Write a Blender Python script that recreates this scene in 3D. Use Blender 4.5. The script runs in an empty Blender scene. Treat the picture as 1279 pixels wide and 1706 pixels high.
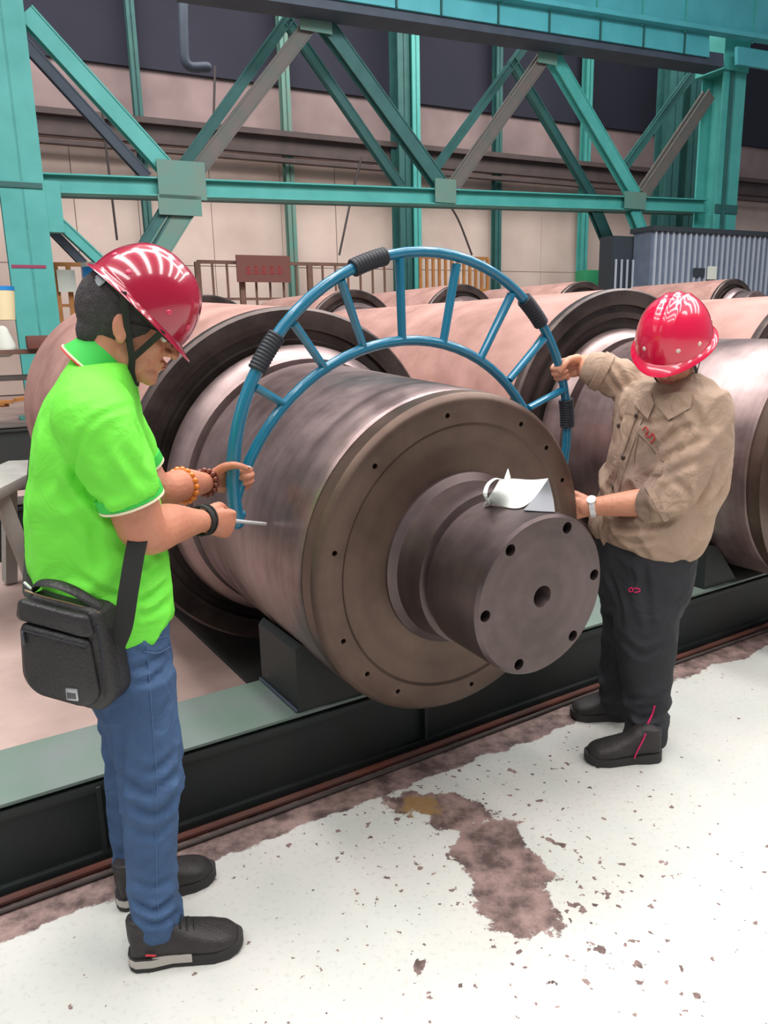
import bpy, bmesh, math, random
import numpy as np
from mathutils import Vector, Matrix, noise
random.seed(7)
C = bpy.context.scene.collection
R = math.radians
# ------------------------------------------------------------------ camera
F, PITCH, ROLL, HC = 1280.0, R(13.0), R(1.4), 1.5
fw = np.array([0, math.cos(PITCH), -math.sin(PITCH)]); rt0 = np.array([1., 0, 0]); up0 = np.cross(rt0, fw)
rt = math.cos(ROLL)*rt0 - math.sin(ROLL)*up0; up = math.sin(ROLL)*rt0 + math.cos(ROLL)*up0
CAM = np.array([0, 0, HC])
cd = bpy.data.cameras.new('camera'); cam = bpy.data.objects.new('camera', cd); C.objects.link(cam)
cam.matrix_world = Matrix(((rt[0], up[0], -fw[0], 0), (rt[1], up[1], -fw[1], 0), (rt[2], up[2], -fw[2], HC), (0, 0, 0, 1)))
cd.sensor_fit = 'VERTICAL'; cd.sensor_height = 36.0; cd.lens = F/1706*36.0; cd.clip_start = .05; cd.clip_end = 300
bpy.context.scene.camera = cam
# ------------------------------------------------------------------ world, lights, exposure
sc = bpy.context.scene
sc.view_settings.view_transform = 'Standard'; sc.view_settings.look = 'None'
sc.view_settings.gamma = 1; sc.view_settings.use_curve_mapping = False
sc.view_settings.exposure = -0.2
wd = bpy.data.worlds.new('hall_air'); sc.world = wd; wd.use_nodes = True
bg = wd.node_tree.nodes['Background']; bg.inputs[0].default_value = (.80, .86, 1.0, 1); bg.inputs[1].default_value = .27
def area(name, loc, size, rot, power, col=(1, 1, 1)):
    l = bpy.data.lights.new(name, 'AREA'); l.shape = 'RECTANGLE'; l.size, l.size_y = size; l.energy = power; l.color = col
    o = bpy.data.objects.new(name, l); o.location = loc; o.rotation_euler = rot; C.objects.link(o); return o
AZ = R(31.758)                                     # direction of the skid beams
# rows of roof skylights high over the bay (they show as stripes in the helmets)
for k in range(7):
    t = -7 + 3.2*k
    area('skylight_and_fill', (t*math.cos(AZ)+1.0, 1.0+t*math.sin(AZ), 9.5), (.9, 12), (0, 0, AZ), 560, (1, .96, .93))
area('skylight_and_fill', (1, 21.5, 12.5), (24, 4), (R(38), 0, R(25.6)), 2300, (1, .94, .90))  # added fill lamp aimed at the back wall to brighten it
area('skylight_and_fill', (3, 7.5, 11.5), (18, 2.5), (R(38), 0, R(25.6)), 2300, (.96, .98, 1))  # added fill lamp that brightens truss and girder from the front
area('unseen_side_light', (-7.5, -2.0, 4.2), (4, 3), (R(62), 0, R(-60)), 60, (1, .96, .93))  # unseen area lamp on the left, behind the camera

# ------------------------------------------------------------------ helpers
def ray(x, y):
    d = rt*((x-639.5)/F) - up*((y-853)/F) + fw
    return d
def at(x, y, Y):                                   # world point seen at pixel x,y at depth Y
    d = ray(x, y); return Vector(CAM + d*(Y/d[1]))
def onz(x, y, z=0.):
    d = ray(x, y); return Vector(CAM + d*((z-HC)/d[2]))
def onpl(x, y, P, n):
    d = ray(x, y); P = np.array(P); n = np.array(n)
    return Vector(CAM + d*(float((P-CAM)@n)/float(d@n)))
def V(*a): return Vector(a)
BASE = {}
def obj(name, bm, m=None, parent=None, world=True, smooth=True, angle=35, kind=None):
    me = bpy.data.meshes.new(name)
    if isinstance(bm, bpy.types.Mesh): me = bm; me.name = name
    else:
        bm.to_mesh(me); bm.free()
    o = bpy.data.objects.new(name, me); C.objects.link(o)
    if m is not None:
        me.materials.clear()
        for mm in (m if isinstance(m, (list, tuple)) else [m]): me.materials.append(mm)
    if parent is not None:
        if world and parent.name in BASE: me.transform(BASE[parent.name].inverted())
        o.parent = parent
        if parent.name in BASE: BASE[o.name] = BASE[parent.name]
    if smooth:
        me.shade_smooth()
        me.set_sharp_from_angle(angle=R(angle))
    if kind: o['kind'] = kind
    return o
def thing(name, label, cat, M=None, group=None):
    o = bpy.data.objects.new(name, None); C.objects.link(o)
    if M is None: M = Matrix()
    if not isinstance(M, Matrix): M = Matrix.Translation(M)
    o.matrix_world = M; o.matrix_basis = M; BASE[o.name] = M.copy(); o.empty_display_size = .1
    o['label'] = label; o['category'] = cat
    if group: o['group'] = group
    return o
def tag(o, label, cat, group=None):
    o['label'] = label; o['category'] = cat
    if group: o['group'] = group
    return o
def struct(name, bm, m, parent=None, **k):
    o = obj(name, bm, m, parent, **k)
    if parent is None: o['kind'] = 'structure'
    return o
def box(bm, c, s, X=(1, 0, 0), Z=(0, 0, 1), bevel=0):
    X = Vector(X).normalized(); Z = Vector(Z).normalized(); Y = Z.cross(X).normalized(); X = Y.cross(Z)
    M = Matrix(((X.x*s[0], Y.x*s[1], Z.x*s[2], c[0]), (X.y*s[0], Y.y*s[1], Z.y*s[2], c[1]), (X.z*s[0], Y.z*s[1], Z.z*s[2], c[2]), (0, 0, 0, 1)))
    r = bmesh.ops.create_cube(bm, size=1, matrix=M)
    if bevel:
        es = list({e for v in r['verts'] for e in v.link_edges})
        bmesh.ops.bevel(bm, geom=es, offset=bevel, segments=2, affect='EDGES', profile=.5)
def bxm(*a, **k):
    bm = bmesh.new(); box(bm, *a, **k); return bm
def crom(P, sub):
    P = [Vector(p) for p in P]
    if len(P) < 3 or sub < 2: 
        return P
    Q = [P[0]*2-P[1]] + P + [P[-1]*2-P[-2]]; out = []
    for i in range(1, len(Q)-2):
        a, b, c, d = Q[i-1:i+3]
        for k in range(sub):
            t = k/sub
            out.append(.5*((2*b)+(c-a)*t+(2*a-5*b+4*c-d)*t*t+(3*b-a-3*c+d)*t**3))
    out.append(P[-1]); return out
def tube(bm, pts, rad, n=14, ref=None, sub=4, rnd=True, closed=False):
    """tapered tube; rad = list of r or (a,b), a along ref"""
    if not isinstance(rad, (list, tuple)): rad = [rad]*len(pts)
    rr = [Vector((r, r, 0)) if not isinstance(r, (tuple, list)) else Vector((r[0], r[1], 0)) for r in rad]
    P = crom(pts, sub); Q = crom(rr, sub)
    m = len(P); T = []
    for i in range(m):
        if closed: t = P[(i+1) % m]-P[i-1]
        else: t = P[min(i+1, m-1)]-P[max(i-1, 0)]
        T.append(t.normalized())
    A = Vector(ref) if ref is not None else (V(0, 0, 1) if abs(T[0].z) < .9 else V(1, 0, 0))
    st = []
    for i in range(m):
        A = (A - T[i]*A.dot(T[i]))
        A.normalize()
        if ref is not None and i: pass
        st.append((P[i], A.copy(), T[i].cross(A), max(Q[i][0], 1e-4), max(Q[i][1], 1e-4), T[i]))
    if rnd and not closed:
        a = st[0]; b = st[-1]; pre = []; post = []
        for f in (.95, .75, .4):
            s = math.sqrt(1-f*f); k = min(a[3], a[4])
            pre.append((a[0]-a[5]*k*f, a[1], a[2], a[3]*s, a[4]*s, a[5]))
            k = min(b[3], b[4])
            post.append((b[0]+b[5]*k*f, b[1], b[2], b[3]*s, b[4]*s, b[5]))
        st = pre + st + post[::-1]
    rings = []
    for p, a, b, ra, rb, t in st:
        rings.append([bm.verts.new(p + a*ra*math.cos(2*math.pi*k/n) + b*rb*math.sin(2*math.pi*k/n)) for k in range(n)])
    for i in range(len(rings)-(0 if closed else 1)):
        r0 = rings[i]; r1 = rings[(i+1) % len(rings)]
        for k in range(n): bm.faces.new((r0[k], r0[(k+1) % n], r1[(k+1) % n], r1[k]))
    if not closed:
        bm.faces.new(rings[0][::-1]); bm.faces.new(rings[-1])
def tb(*a, **k):
    bm = bmesh.new(); tube(bm, *a, **k); return bm
def loft(bm, st, n=28, sup=2.3, sub=3):
    """st: list of (centre, A, B) half axes vectors; closed solid"""
    c = crom([s[0] for s in st], sub); A = crom([s[1] for s in st], sub); B = crom([s[2] for s in st], sub)
    rings = []
    for p, a, b in zip(c, A, B):
        r = []
        for k in range(n):
            t = 2*math.pi*k/n; ct, s_ = math.cos(t), math.sin(t)
            r.append(bm.verts.new(p + a*math.copysign(abs(ct)**(2/sup), ct) + b*math.copysign(abs(s_)**(2/sup), s_)))
        rings.append(r)
    for r0, r1 in zip(rings, rings[1:]):
        for k in range(n): bm.faces.new((r0[k], r0[(k+1) % n], r1[(k+1) % n], r1[k]))
    bm.faces.new(rings[0][::-1]); bm.faces.new(rings[-1])
def ell(bm, c, r, M=None, seg=20, ring=12, T=None):
    """ellipsoid at c radii r; M rotation; T local->world matrix"""
    mm = Matrix.Translation(Vector(c)) @ (M.to_4x4() if M else Matrix()) @ Matrix.Diagonal((r[0], r[1], r[2], 1))
    if T is not None: mm = T @ mm
    bmesh.ops.create_uvsphere(bm, u_segments=seg, v_segments=ring, radius=1, matrix=mm)
def remesh(bm, voxel, it=4, fac=.5):
    bmesh.ops.recalc_face_normals(bm, faces=bm.faces)
    me = bpy.data.meshes.new('t'); bm.to_mesh(me); bm.free()
    o = bpy.data.objects.new('t', me); C.objects.link(o)
    md = o.modifiers.new('r', 'REMESH'); md.mode = 'VOXEL'; md.voxel_size = voxel; md.adaptivity = 0
    if it:
        sm = o.modifiers.new('s', 'SMOOTH'); sm.factor = fac; sm.iterations = it
    dg = bpy.context.evaluated_depsgraph_get(); ev = o.evaluated_get(dg)
    out = bpy.data.meshes.new_from_object(ev)
    bpy.data.objects.remove(o); bpy.data.meshes.remove(me)
    return out
def displace(me, fn):
    me.update(); nv = len(me.vertices)
    co = np.empty(nv*3); me.vertices.foreach_get('co', co); no = np.empty(nv*3)
    me.vertex_normals.foreach_get('vector', no) if hasattr(me, 'vertex_normals') else me.vertices.foreach_get('normal', no)
    co = co.reshape(-1, 3); no = no.reshape(-1, 3)
    d = np.array([fn(Vector(p)) for p in co])
    co += no*d[:, None]; me.vertices.foreach_set('co', co.ravel()); me.update(); return me
def folds(amp, sx, axis=(0, 0, 1), stretch=3.0, seed=0., ridge=True, mask=None):
    ax = Vector(axis).normalized()
    def f(p):
        q = (p - ax*p.dot(ax)*(1-1/stretch))*sx + V(seed, seed*1.7, -seed)
        q = q + noise.noise_vector(q*.45)*1.1
        v = noise.noise(q)
        v = max(0, 1-abs(v)*3.6)**1.3
        v = v + .30*noise.noise(q*2.1)
        return amp*(v-.28)*(mask(p) if mask else 1)
    return f
def lathe(prof, seg=96, ends=(False, False)):
    bm = bmesh.new(); rings = []
    for r, z in prof:
        if r < 1e-6: rings.append([bm.verts.new((0, 0, z))])
        else: rings.append([bm.verts.new((r*math.cos(2*math.pi*k/seg), r*math.sin(2*math.pi*k/seg), z)) for k in range(seg)])
    for a, b in zip(rings, rings[1:]):
        for k in range(seg):
            k2 = (k+1) % seg
            if len(a) == 1: bm.faces.new((a[0], b[k], b[k2]))
            elif len(b) == 1: bm.faces.new((a[k], b[0], a[k2]))
            else: bm.faces.new((a[k], b[k], b[k2], a[k2]))
    bmesh.ops.recalc_face_normals(bm, faces=bm.faces)
    return bm
def drill(o, cutters):
    """cut real holes with the joined cutter bmesh"""
    me = bpy.data.meshes.new('c'); cutters.to_mesh(me); cutters.free()
    c = bpy.data.objects.new('c', me); C.objects.link(c)
    c.matrix_world = o.matrix_world
    par = o.parent; o.parent = None; ob = o.matrix_basis.copy(); o.matrix_basis = Matrix(); c.matrix_basis = Matrix()
    md = o.modifiers.new('b', 'BOOLEAN'); md.object = c; md.operation = 'DIFFERENCE'; md.solver = 'EXACT'
    dg = bpy.context.evaluated_depsgraph_get(); dg.update(); new = bpy.data.meshes.new_from_object(o.evaluated_get(dg))
    o.modifiers.clear(); old = o.data; o.data = new; new.name = o.name
    bpy.data.objects.remove(c); bpy.data.meshes.remove(me); bpy.data.meshes.remove(old)
    o.parent = par; o.matrix_basis = ob
    new.shade_smooth(); new.set_sharp_from_angle(angle=R(32))
# ------------------------------------------------------------------ materials
def mat(name, col, rough=.6, metal=0., col2=None, scale=6., amt=.5, bump=0., bscale=40., coat=0., stretch=None, spec=None, rvar=0., sheen=0., detail=5):
    m = bpy.data.materials.new(name); m.use_nodes = True; nt = m.node_tree; N = nt.nodes; L = nt.links
    b = N['Principled BSDF']; b.inputs['Roughness'].default_value = rough; b.inputs['Metallic'].default_value = metal
    b.inputs['Base Color'].default_value = (*col, 1)
    if spec is not None: b.inputs['Specular IOR Level'].default_value = spec
    if coat: b.inputs['Coat Weight'].default_value = coat; b.inputs['Coat Roughness'].default_value = .06
    if sheen: b.inputs['Sheen Weight'].default_value = sheen
    tc = N.new('ShaderNodeTexCoord'); mp = N.new('ShaderNodeMapping'); L.new(tc.outputs['Object'], mp.inputs[0])
    if stretch: mp.inputs['Scale'].default_value = stretch
    if col2:
        n = N.new('ShaderNodeTexNoise'); n.inputs['Scale'].default_value = scale; n.inputs['Detail'].default_value = detail
        L.new(mp.outputs[0], n.inputs['Vector'])
        r = N.new('ShaderNodeValToRGB'); r.color_ramp.elements[0].position = .5-amt*.3; r.color_ramp.elements[1].position = .5+amt*.3
        r.color_ramp.elements[0].color = (*col, 1); r.color_ramp.elements[1].color = (*col2, 1)
        L.new(n.outputs['Fac'], r.inputs[0]); L.new(r.outputs[0], b.inputs['Base Color'])
        if rvar:
            mr = N.new('ShaderNodeMapRange'); mr.inputs[1].default_value = .3; mr.inputs[2].default_value = .7
            mr.inputs[3].default_value = rough-rvar; mr.inputs[4].default_value = rough+rvar
            L.new(n.outputs['Fac'], mr.inputs[0]); L.new(mr.outputs[0], b.inputs['Roughness'])
    if bump:
        n2 = N.new('ShaderNodeTexNoise'); n2.inputs['Scale'].default_value = bscale; n2.inputs['Detail'].default_value = 4; n2.inputs['Distortion'].default_value = (.8 if bscale < 30 else 0)
        L.new(mp.outputs[0], n2.inputs['Vector'])
        bp = N.new('ShaderNodeBump'); bp.inputs['Strength'].default_value = bump; bp.inputs['Distance'].default_value = (.03 if bscale < 30 else .01)
        L.new(n2.outputs['Fac'], bp.inputs['Height']); L.new(bp.outputs[0], b.inputs['Normal'])
    return m
def srgb(r, g, b):
    f = lambda c: (c/255/12.92) if c/255 <= .04045 else ((c/255+.055)/1.055)**2.4
    return (f(r), f(g), f(b))
def roll_mat(name, dark, light, rough, metal, ringscale=26):
    """turned steel: rings along the lathe axis and rust clouds"""
    m = bpy.data.materials.new(name); m.use_nodes = True; nt = m.node_tree; N = nt.nodes; L = nt.links
    b = N['Principled BSDF']; b.inputs['Metallic'].default_value = metal
    tc = N.new('ShaderNodeTexCoord'); sp = N.new('ShaderNodeSeparateXYZ'); L.new(tc.outputs['Object'], sp.inputs[0])
    # radius from axis and z -> ring noise
    x2 = N.new('ShaderNodeVectorMath'); x2.operation = 'MULTIPLY'; x2.inputs[1].default_value = (1, 1, 0); L.new(tc.outputs['Object'], x2.inputs[0])
    ln = N.new('ShaderNodeVectorMath'); ln.operation = 'LENGTH'; L.new(x2.outputs[0], ln.inputs[0])
    cb = N.new('ShaderNodeCombineXYZ'); L.new(ln.outputs['Value'], cb.inputs[0]); L.new(sp.outputs[2], cb.inputs[2])
    n1 = N.new('ShaderNodeTexNoise'); n1.inputs['Scale'].default_value = ringscale; n1.inputs['Detail'].default_value = 3; L.new(cb.outputs[0], n1.inputs['Vector'])
    n2 = N.new('ShaderNodeTexNoise'); n2.inputs['Scale'].default_value = 3.2; n2.inputs['Detail'].default_value = 7; n2.inputs['Roughness'].default_value = .62; L.new(tc.outputs['Object'], n2.inputs['Vector'])
    ad = N.new('ShaderNodeMath'); ad.operation = 'MULTIPLY_ADD'; ad.inputs[1].default_value = .22; L.new(n1.outputs['Fac'], ad.inputs[0])
    m3 = N.new('ShaderNodeMath'); m3.operation = 'MULTIPLY'; m3.inputs[1].default_value = .78; L.new(n2.outputs['Fac'], m3.inputs[0]); L.new(m3.outputs[0], ad.inputs[2])
    r = N.new('ShaderNodeValToRGB'); r.color_ramp.elements[0].position = .38; r.color_ramp.elements[1].position = .64
    r.color_ramp.elements[0].color = (*dark, 1); r.color_ramp.elements[1].color = (*light, 1)
    L.new(ad.outputs[0], r.inputs[0]); L.new(r.outputs[0], b.inputs['Base Color'])
    mr = N.new('ShaderNodeMapRange'); mr.inputs[1].default_value = .3; mr.inputs[2].default_value = .7; mr.inputs[3].default_value = rough-.07; mr.inputs[4].default_value = rough+.1
    L.new(n2.outputs['Fac'], mr.inputs[0]); L.new(mr.outputs[0], b.inputs['Roughness'])
    bp = N.new('ShaderNodeBump'); bp.inputs['Strength'].default_value = .05; bp.inputs['Distance'].default_value = .003
    L.new(n1.outputs['Fac'], bp.inputs['Height']); L.new(bp.outputs[0], b.inputs['Normal'])
    return m
M = {}
M['bare'] = roll_mat('turned_steel', srgb(112, 94, 92), srgb(156, 136, 134), .34, .68)
M['shaft'] = roll_mat('dark_shaft_steel', srgb(84, 72, 71), srgb(112, 98, 97), .36, .72)
M['face'] = roll_mat('rusty_face_steel', srgb(84, 67, 59), srgb(112, 92, 81), .42, .6, 18)
M['barrel'] = roll_mat('pink_brown_barrel', srgb(146, 108, 98), srgb(178, 138, 128), .6, .12, 5)
M['darkface'] = roll_mat('dark_turned_face', srgb(58, 50, 48), srgb(98, 84, 80), .4, .6, 30)
M['hole'] = mat('hole_steel', srgb(50, 42, 40), .6, .4)
M['beam'] = mat('dark_green_beam', srgb(22, 36, 35), .6, 0, srgb(38, 36, 34), 3, .8, .15, 30)
M['beamtop'] = mat('worn_green_top', srgb(92, 120, 100), .55, 0, srgb(116, 120, 122), 4, 1.0, .1, 30)
M['skid'] = mat('sooty_skid', srgb(50, 46, 44), .8, 0, srgb(90, 78, 72), 5, .8)
M['rust'] = mat('rusty_pipe', srgb(112, 58, 44), .7, 0, srgb(84, 62, 56), 8, .8, .2)
M['blue'] = mat('blue_enamel', srgb(14, 104, 136), .32, 0, srgb(22, 116, 148), 5, .6, .05, 60, coat=.5)
M['grip'] = mat('black_rubber', srgb(34, 36, 44), .6)
M['chrome'] = mat('bright_steel', (.85, .85, .86), .3, .35)
M['white'] = mat('white_cloth', srgb(232, 236, 230), .8, 0, srgb(214, 218, 214), 12, .6)
M['greyc'] = mat('grey_lining', srgb(120, 122, 126), .8)
M['teal'] = mat('teal_paint', srgb(66, 158, 150), .55, 0, srgb(84, 174, 166), 2, .8)
M['tealgrey'] = mat('faded_teal', srgb(84, 140, 128), .6, 0, srgb(110, 130, 118), 3, .9)
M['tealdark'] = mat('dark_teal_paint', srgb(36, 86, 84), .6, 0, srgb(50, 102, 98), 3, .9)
M['brownsteel'] = mat('dusty_brown_steel', srgb(112, 98, 94), .7, 0, srgb(86, 96, 90), 3, .9)
M['girder'] = mat('blue_green_girder', srgb(84, 176, 184), .5, 0, srgb(70, 160, 168), 1.5, .8)
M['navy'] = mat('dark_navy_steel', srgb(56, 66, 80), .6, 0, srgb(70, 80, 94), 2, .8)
M['wallp'] = mat('stained_pale_wall', srgb(226, 208, 196), .9, 0, srgb(186, 164, 154), .6, 1.3, detail=6)
M['wallu'] = mat('dimmed_upper_wall', srgb(172, 150, 148), .9, 0, srgb(126, 108, 108), .8, 1.2)  # blotched wall; light falloff toward the top is put into the colour
M['walld'] = mat('dark_upper_cladding', srgb(42, 42, 58), .8, 0, srgb(32, 34, 48), .6, 1.2)
M['dimsteel'] = mat('dim_brown_steel', srgb(92, 78, 76), .8, 0, srgb(74, 66, 66), 2, .8)
M['cable'] = mat('dark_cable', srgb(60, 54, 54), .6)
M['shed'] = mat('slate_blue_sheet', srgb(106, 118, 134), .5, 0, srgb(90, 100, 116), 3, .8)
M['shedrib'] = mat('pale_sheet_rib', srgb(172, 180, 190), .5)
M['sheddark'] = mat('dark_shed_trim', srgb(48, 56, 62), .6)
M['orange'] = mat('orange_rail_paint', srgb(184, 122, 56), .6, 0, srgb(150, 100, 56), 6, .8)
M['railb'] = mat('brown_rail_paint', srgb(120, 86, 70), .7, 0, srgb(96, 72, 62), 6, .8)
M['board'] = mat('brown_board', srgb(112, 66, 58), .7)
M['redtext'] = mat('red_letter', srgb(150, 40, 44), .6)
M['paper'] = mat('pale_paper', srgb(214, 216, 204), .8)
M['bluebin'] = mat('blue_bin', srgb(30, 128, 196), .4)
M['cream'] = mat('cream_bucket', srgb(232, 214, 170), .5)
M['greyconc'] = mat('grey_trestle', srgb(168, 166, 158), .7, 0, srgb(140, 140, 134), 5, .8)
M['red_line'] = mat('red_stripe', srgb(150, 50, 84), .6)
M['helmet'] = mat('crimson_shell', srgb(164, 6, 48), .22, 0, coat=1.)
M['helmet2'] = mat('bright_crimson_shell', srgb(222, 12, 66), .25, 0, coat=.9)
M['rivet'] = mat('helmet_rivet', srgb(206, 40, 84), .3, coat=.5)
M['rivetw'] = mat('pale_rivet', srgb(226, 200, 190), .4)
M['strap'] = mat('black_webbing', srgb(34, 34, 32), .8)
M['susp'] = mat('grey_suspension', srgb(176, 184, 190), .5)
M['skin'] = mat('skin', srgb(206, 140, 112), .5, 0, srgb(190, 120, 96), 9, .9, .12, 90)
M['skin'].node_tree.nodes['Principled BSDF'].inputs['Subsurface Weight'].default_value = .0
M['skin2'] = mat('skin_right', srgb(214, 152, 122), .5, 0, srgb(196, 128, 102), 9, .9, .12, 90)
M['nail'] = mat('nail', srgb(232, 190, 176), .3)
M['hair'] = mat('black_hair', srgb(44, 40, 42), .75, 0, srgb(70, 64, 66), 60, .8, .5, 200)
M['lime'] = mat('lime_jersey', srgb(106, 220, 56), .75, 0, srgb(114, 228, 66), 4, .8, .35, 11)
M['green'] = mat('green_rib_knit', srgb(58, 196, 74), .75)
M['trimw'] = mat('pale_trim', srgb(232, 222, 190), .7)
M['trimr'] = mat('red_trim', srgb(214, 62, 52), .7)
M['denim'] = mat('blue_denim', srgb(38, 62, 96), .8, 0, srgb(66, 96, 134), 9, 1.4, .45, 14)
M['seam'] = mat('faded_seam', srgb(66, 94, 130), .8)
M['leather'] = mat('black_leather', srgb(30, 29, 30), .45, 0, srgb(42, 40, 41), 12, .8, .25, 120)
M['zip'] = mat('brass_zip', srgb(150, 128, 100), .4, .5)
M['badge'] = mat('metal_badge', srgb(180, 182, 184), .3, .7)
M['badge2'] = mat('metal_badge_dark', srgb(90, 92, 96), .4, .6)
M['shoe'] = mat('black_shoe', srgb(34, 30, 31), .55, 0, srgb(48, 42, 42), 20, .8, .3, 200)
M['solew'] = mat('grey_midsole', srgb(176, 170, 162), .6)
M['soleb'] = mat('black_outsole', srgb(44, 42, 42), .7)
M['sock'] = mat('white_sock', srgb(196, 200, 208), .9)
M['khaki'] = mat('khaki_twill', srgb(182, 156, 134), .85, 0, srgb(156, 130, 112), 5, 1.2, .6, 11)
M['khakistain'] = mat('soiled_khaki', srgb(118, 98, 88), .85, 0, srgb(146, 124, 106), 9, 1.0)
M['button'] = mat('dark_button', srgb(58, 46, 42), .4)
M['logor'] = mat('red_stitching', srgb(198, 48, 60), .7)
M['blackpant'] = mat('black_trouser', srgb(35, 36, 40), .85, 0, srgb(44, 45, 50), 5, .8, .4, 12)
M['magenta'] = mat('magenta_stripe', srgb(206, 28, 92), .6)
M['amber'] = mat('amber_bead', srgb(228, 122, 30), .25, coat=.6)
M['woodbead'] = mat('brown_bead', srgb(112, 50, 34), .4, coat=.3)
M['eye'] = mat('eye_white', srgb(220, 215, 210), .3)
M['lips'] = mat('lips', srgb(170, 92, 84), .5)
M['lens'] = mat('spectacle_frame', srgb(40, 36, 38), .3)

# ------------------------------------------------------------------ frame of the skid beams
U = V(math.cos(AZ), math.sin(AZ), 0); N_ = V(math.sin(AZ), -math.cos(AZ), 0); O = V(-.55, 2.175, 0)
def uv(u, v, z=0.): return O + U*u + N_*v + V(0, 0, z)      # u along the beam, v toward the aisle

# ------------------------------------------------------------------ floor
def floor_mat():
    m = bpy.data.materials.new('painted_concrete'); m.use_nodes = True; nt = m.node_tree; N = nt.nodes; L = nt.links
    b = N['Principled BSDF']
    geo = N.new('ShaderNodeNewGeometry')
    def vm(op, a, bb=None):
        n = N.new('ShaderNodeVectorMath'); n.operation = op
        for i, s in enumerate((a, bb)):
            if s is None: continue
            if isinstance(s, (tuple, list)): n.inputs[i].default_value = s
            else: L.new(s, n.inputs[i])
        return n
    def ma(op, a, bb=None, c=None, clamp=False):
        n = N.new('ShaderNodeMath'); n.operation = op; n.use_clamp = clamp
        for i, s in enumerate((a, bb, c)):
            if s is None: continue
            if isinstance(s, (int, float)): n.inputs[i].default_value = s
            else: L.new(s, n.inputs[i])
        return n.outputs[0]
    def nz(sc_, det=4, rough=.5, off=(0, 0, 0), src=None):
        n = N.new('ShaderNodeTexNoise'); n.inputs['Scale'].default_value = sc_; n.inputs['Detail'].default_value = det; n.inputs['Roughness'].default_value = rough
        a = vm('ADD', src or geo.outputs['Position'], off); L.new(a.outputs[0], n.inputs['Vector']); return n.outputs['Fac']
    def ramp(x, p0, p1, c0=0., c1=1.):
        n = N.new('ShaderNodeMapRange'); n.clamp = True
        n.inputs[1].default_value = p0; n.inputs[2].default_value = p1; n.inputs[3].default_value = c0; n.inputs[4].default_value = c1
        L.new(x, n.inputs[0]); return n.outputs[0]
    def mix(f, c0, c1):
        n = N.new('ShaderNodeMix'); n.data_type = 'RGBA'; L.new(f, n.inputs[0])
        for i, c in ((6, c0), (7, c1)):
            if isinstance(c, tuple): n.inputs[i].default_value = (*c, 1)
            else: L.new(c, n.inputs[i])
        return n.outputs[2]
    p = vm('SUBTRACT', geo.outputs['Position'], tuple(O))
    v = vm('DOT_PRODUCT', p.outputs[0], tuple(N_)).outputs['Value']
    edge = ma('ADD', ma('SUBTRACT', v, .175), ma('MULTIPLY', ma('SUBTRACT', nz(5, 6, .6), .5), .16))
    painted = ramp(edge, -.004, .004)
    # worn path: distance to a bent line, broken up with noise
    pts = [onz(*q) for q in ((672, 1335), (715, 1340), (760, 1352), (815, 1405), (850, 1465), (872, 1525))]
    rad = [.06, .055, .10, .115, .125, .09]
    dmin = None
    for q, r_ in zip(pts, rad):
        s = vm('SUBTRACT', geo.outputs['Position'], tuple(q)); ln = vm('LENGTH', s.outputs[0]).outputs['Value']
        d = ma('SUBTRACT', ln, r_); dmin = d if dmin is None else ma('SMOOTH_MIN', dmin, d, .06)
    dworn = ma('ADD', dmin, ma('MULTIPLY', ma('SUBTRACT', nz(10, 8, .68, (3, 1, 0)), .5), .24))
    worn = ramp(dworn, .004, -.004)
    # flakes: small chips everywhere, larger chips around the worn path
    near = ramp(dmin, .8, .0)
    chips = nz(34, 3, .5, (7, 2, 0)); th = ma('SUBTRACT', .70, ma('MULTIPLY', near, .06))
    chip = ramp(ma('SUBTRACT', chips, th), 0, .01)
    chips2 = nz(11, 4, .55, (1, 9, 0)); th2 = ma('SUBTRACT', .715, ma('MULTIPLY', near, .075)); chip2 = ramp(ma('SUBTRACT', chips2, th2), 0, .008)
    bare = ma('MAXIMUM', ma('MAXIMUM', worn, chip), ma('MAXIMUM', chip2, ma('SUBTRACT', 1., painted)))
    # colours
    n1 = nz(2.2, 5, .6); paint = mix(ramp(n1, .35, .65), srgb(200, 197, 191), srgb(188, 191, 184))
    g = nz(60, 2); paint = mix(ramp(g, .56, .70, 0, .35), paint, srgb(168, 164, 158))
    n2 = nz(12, 7, .65, (2, 2, 0)); conc = mix(ramp(n2, .38, .62), srgb(146, 121, 115), srgb(76, 60, 57))
    # ochre powder near the start of the worn path
    s = vm('SUBTRACT', geo.outputs['Position'], tuple(onz(700, 1345))); lo = vm('LENGTH', s.outputs[0]).outputs['Value']
    oc = ramp(ma('ADD', lo, ma('MULTIPLY', ma('SUBTRACT', nz(20, 5), .5), .12)), .075, .055)
    conc = mix(ma('MULTIPLY', oc, .8), conc, srgb(138, 106, 60))
    far = ramp(v, -.55, -.75); conc = mix(far, conc, mix(ramp(nz(1.6, 6, .6), .35, .65), srgb(182, 158, 149), srgb(156, 134, 126)))
    col = mix(bare, paint, conc); L.new(col, b.inputs['Base Color'])
    L.new(ramp(bare, 0, 1, .35, .75), b.inputs['Roughness'])
    bp = N.new('ShaderNodeBump'); bp.inputs['Strength'].default_value = .5; bp.inputs['Distance'].default_value = .002
    L.new(ma('SUBTRACT', 1., bare), bp.inputs['Height']); L.new(bp.outputs[0], b.inputs['Normal'])
    return m
bm = bmesh.new(); box(bm, (0, 22, -.1), (90, 56, .2)); struct('floor', bm, floor_mat(), smooth=False)

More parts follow.
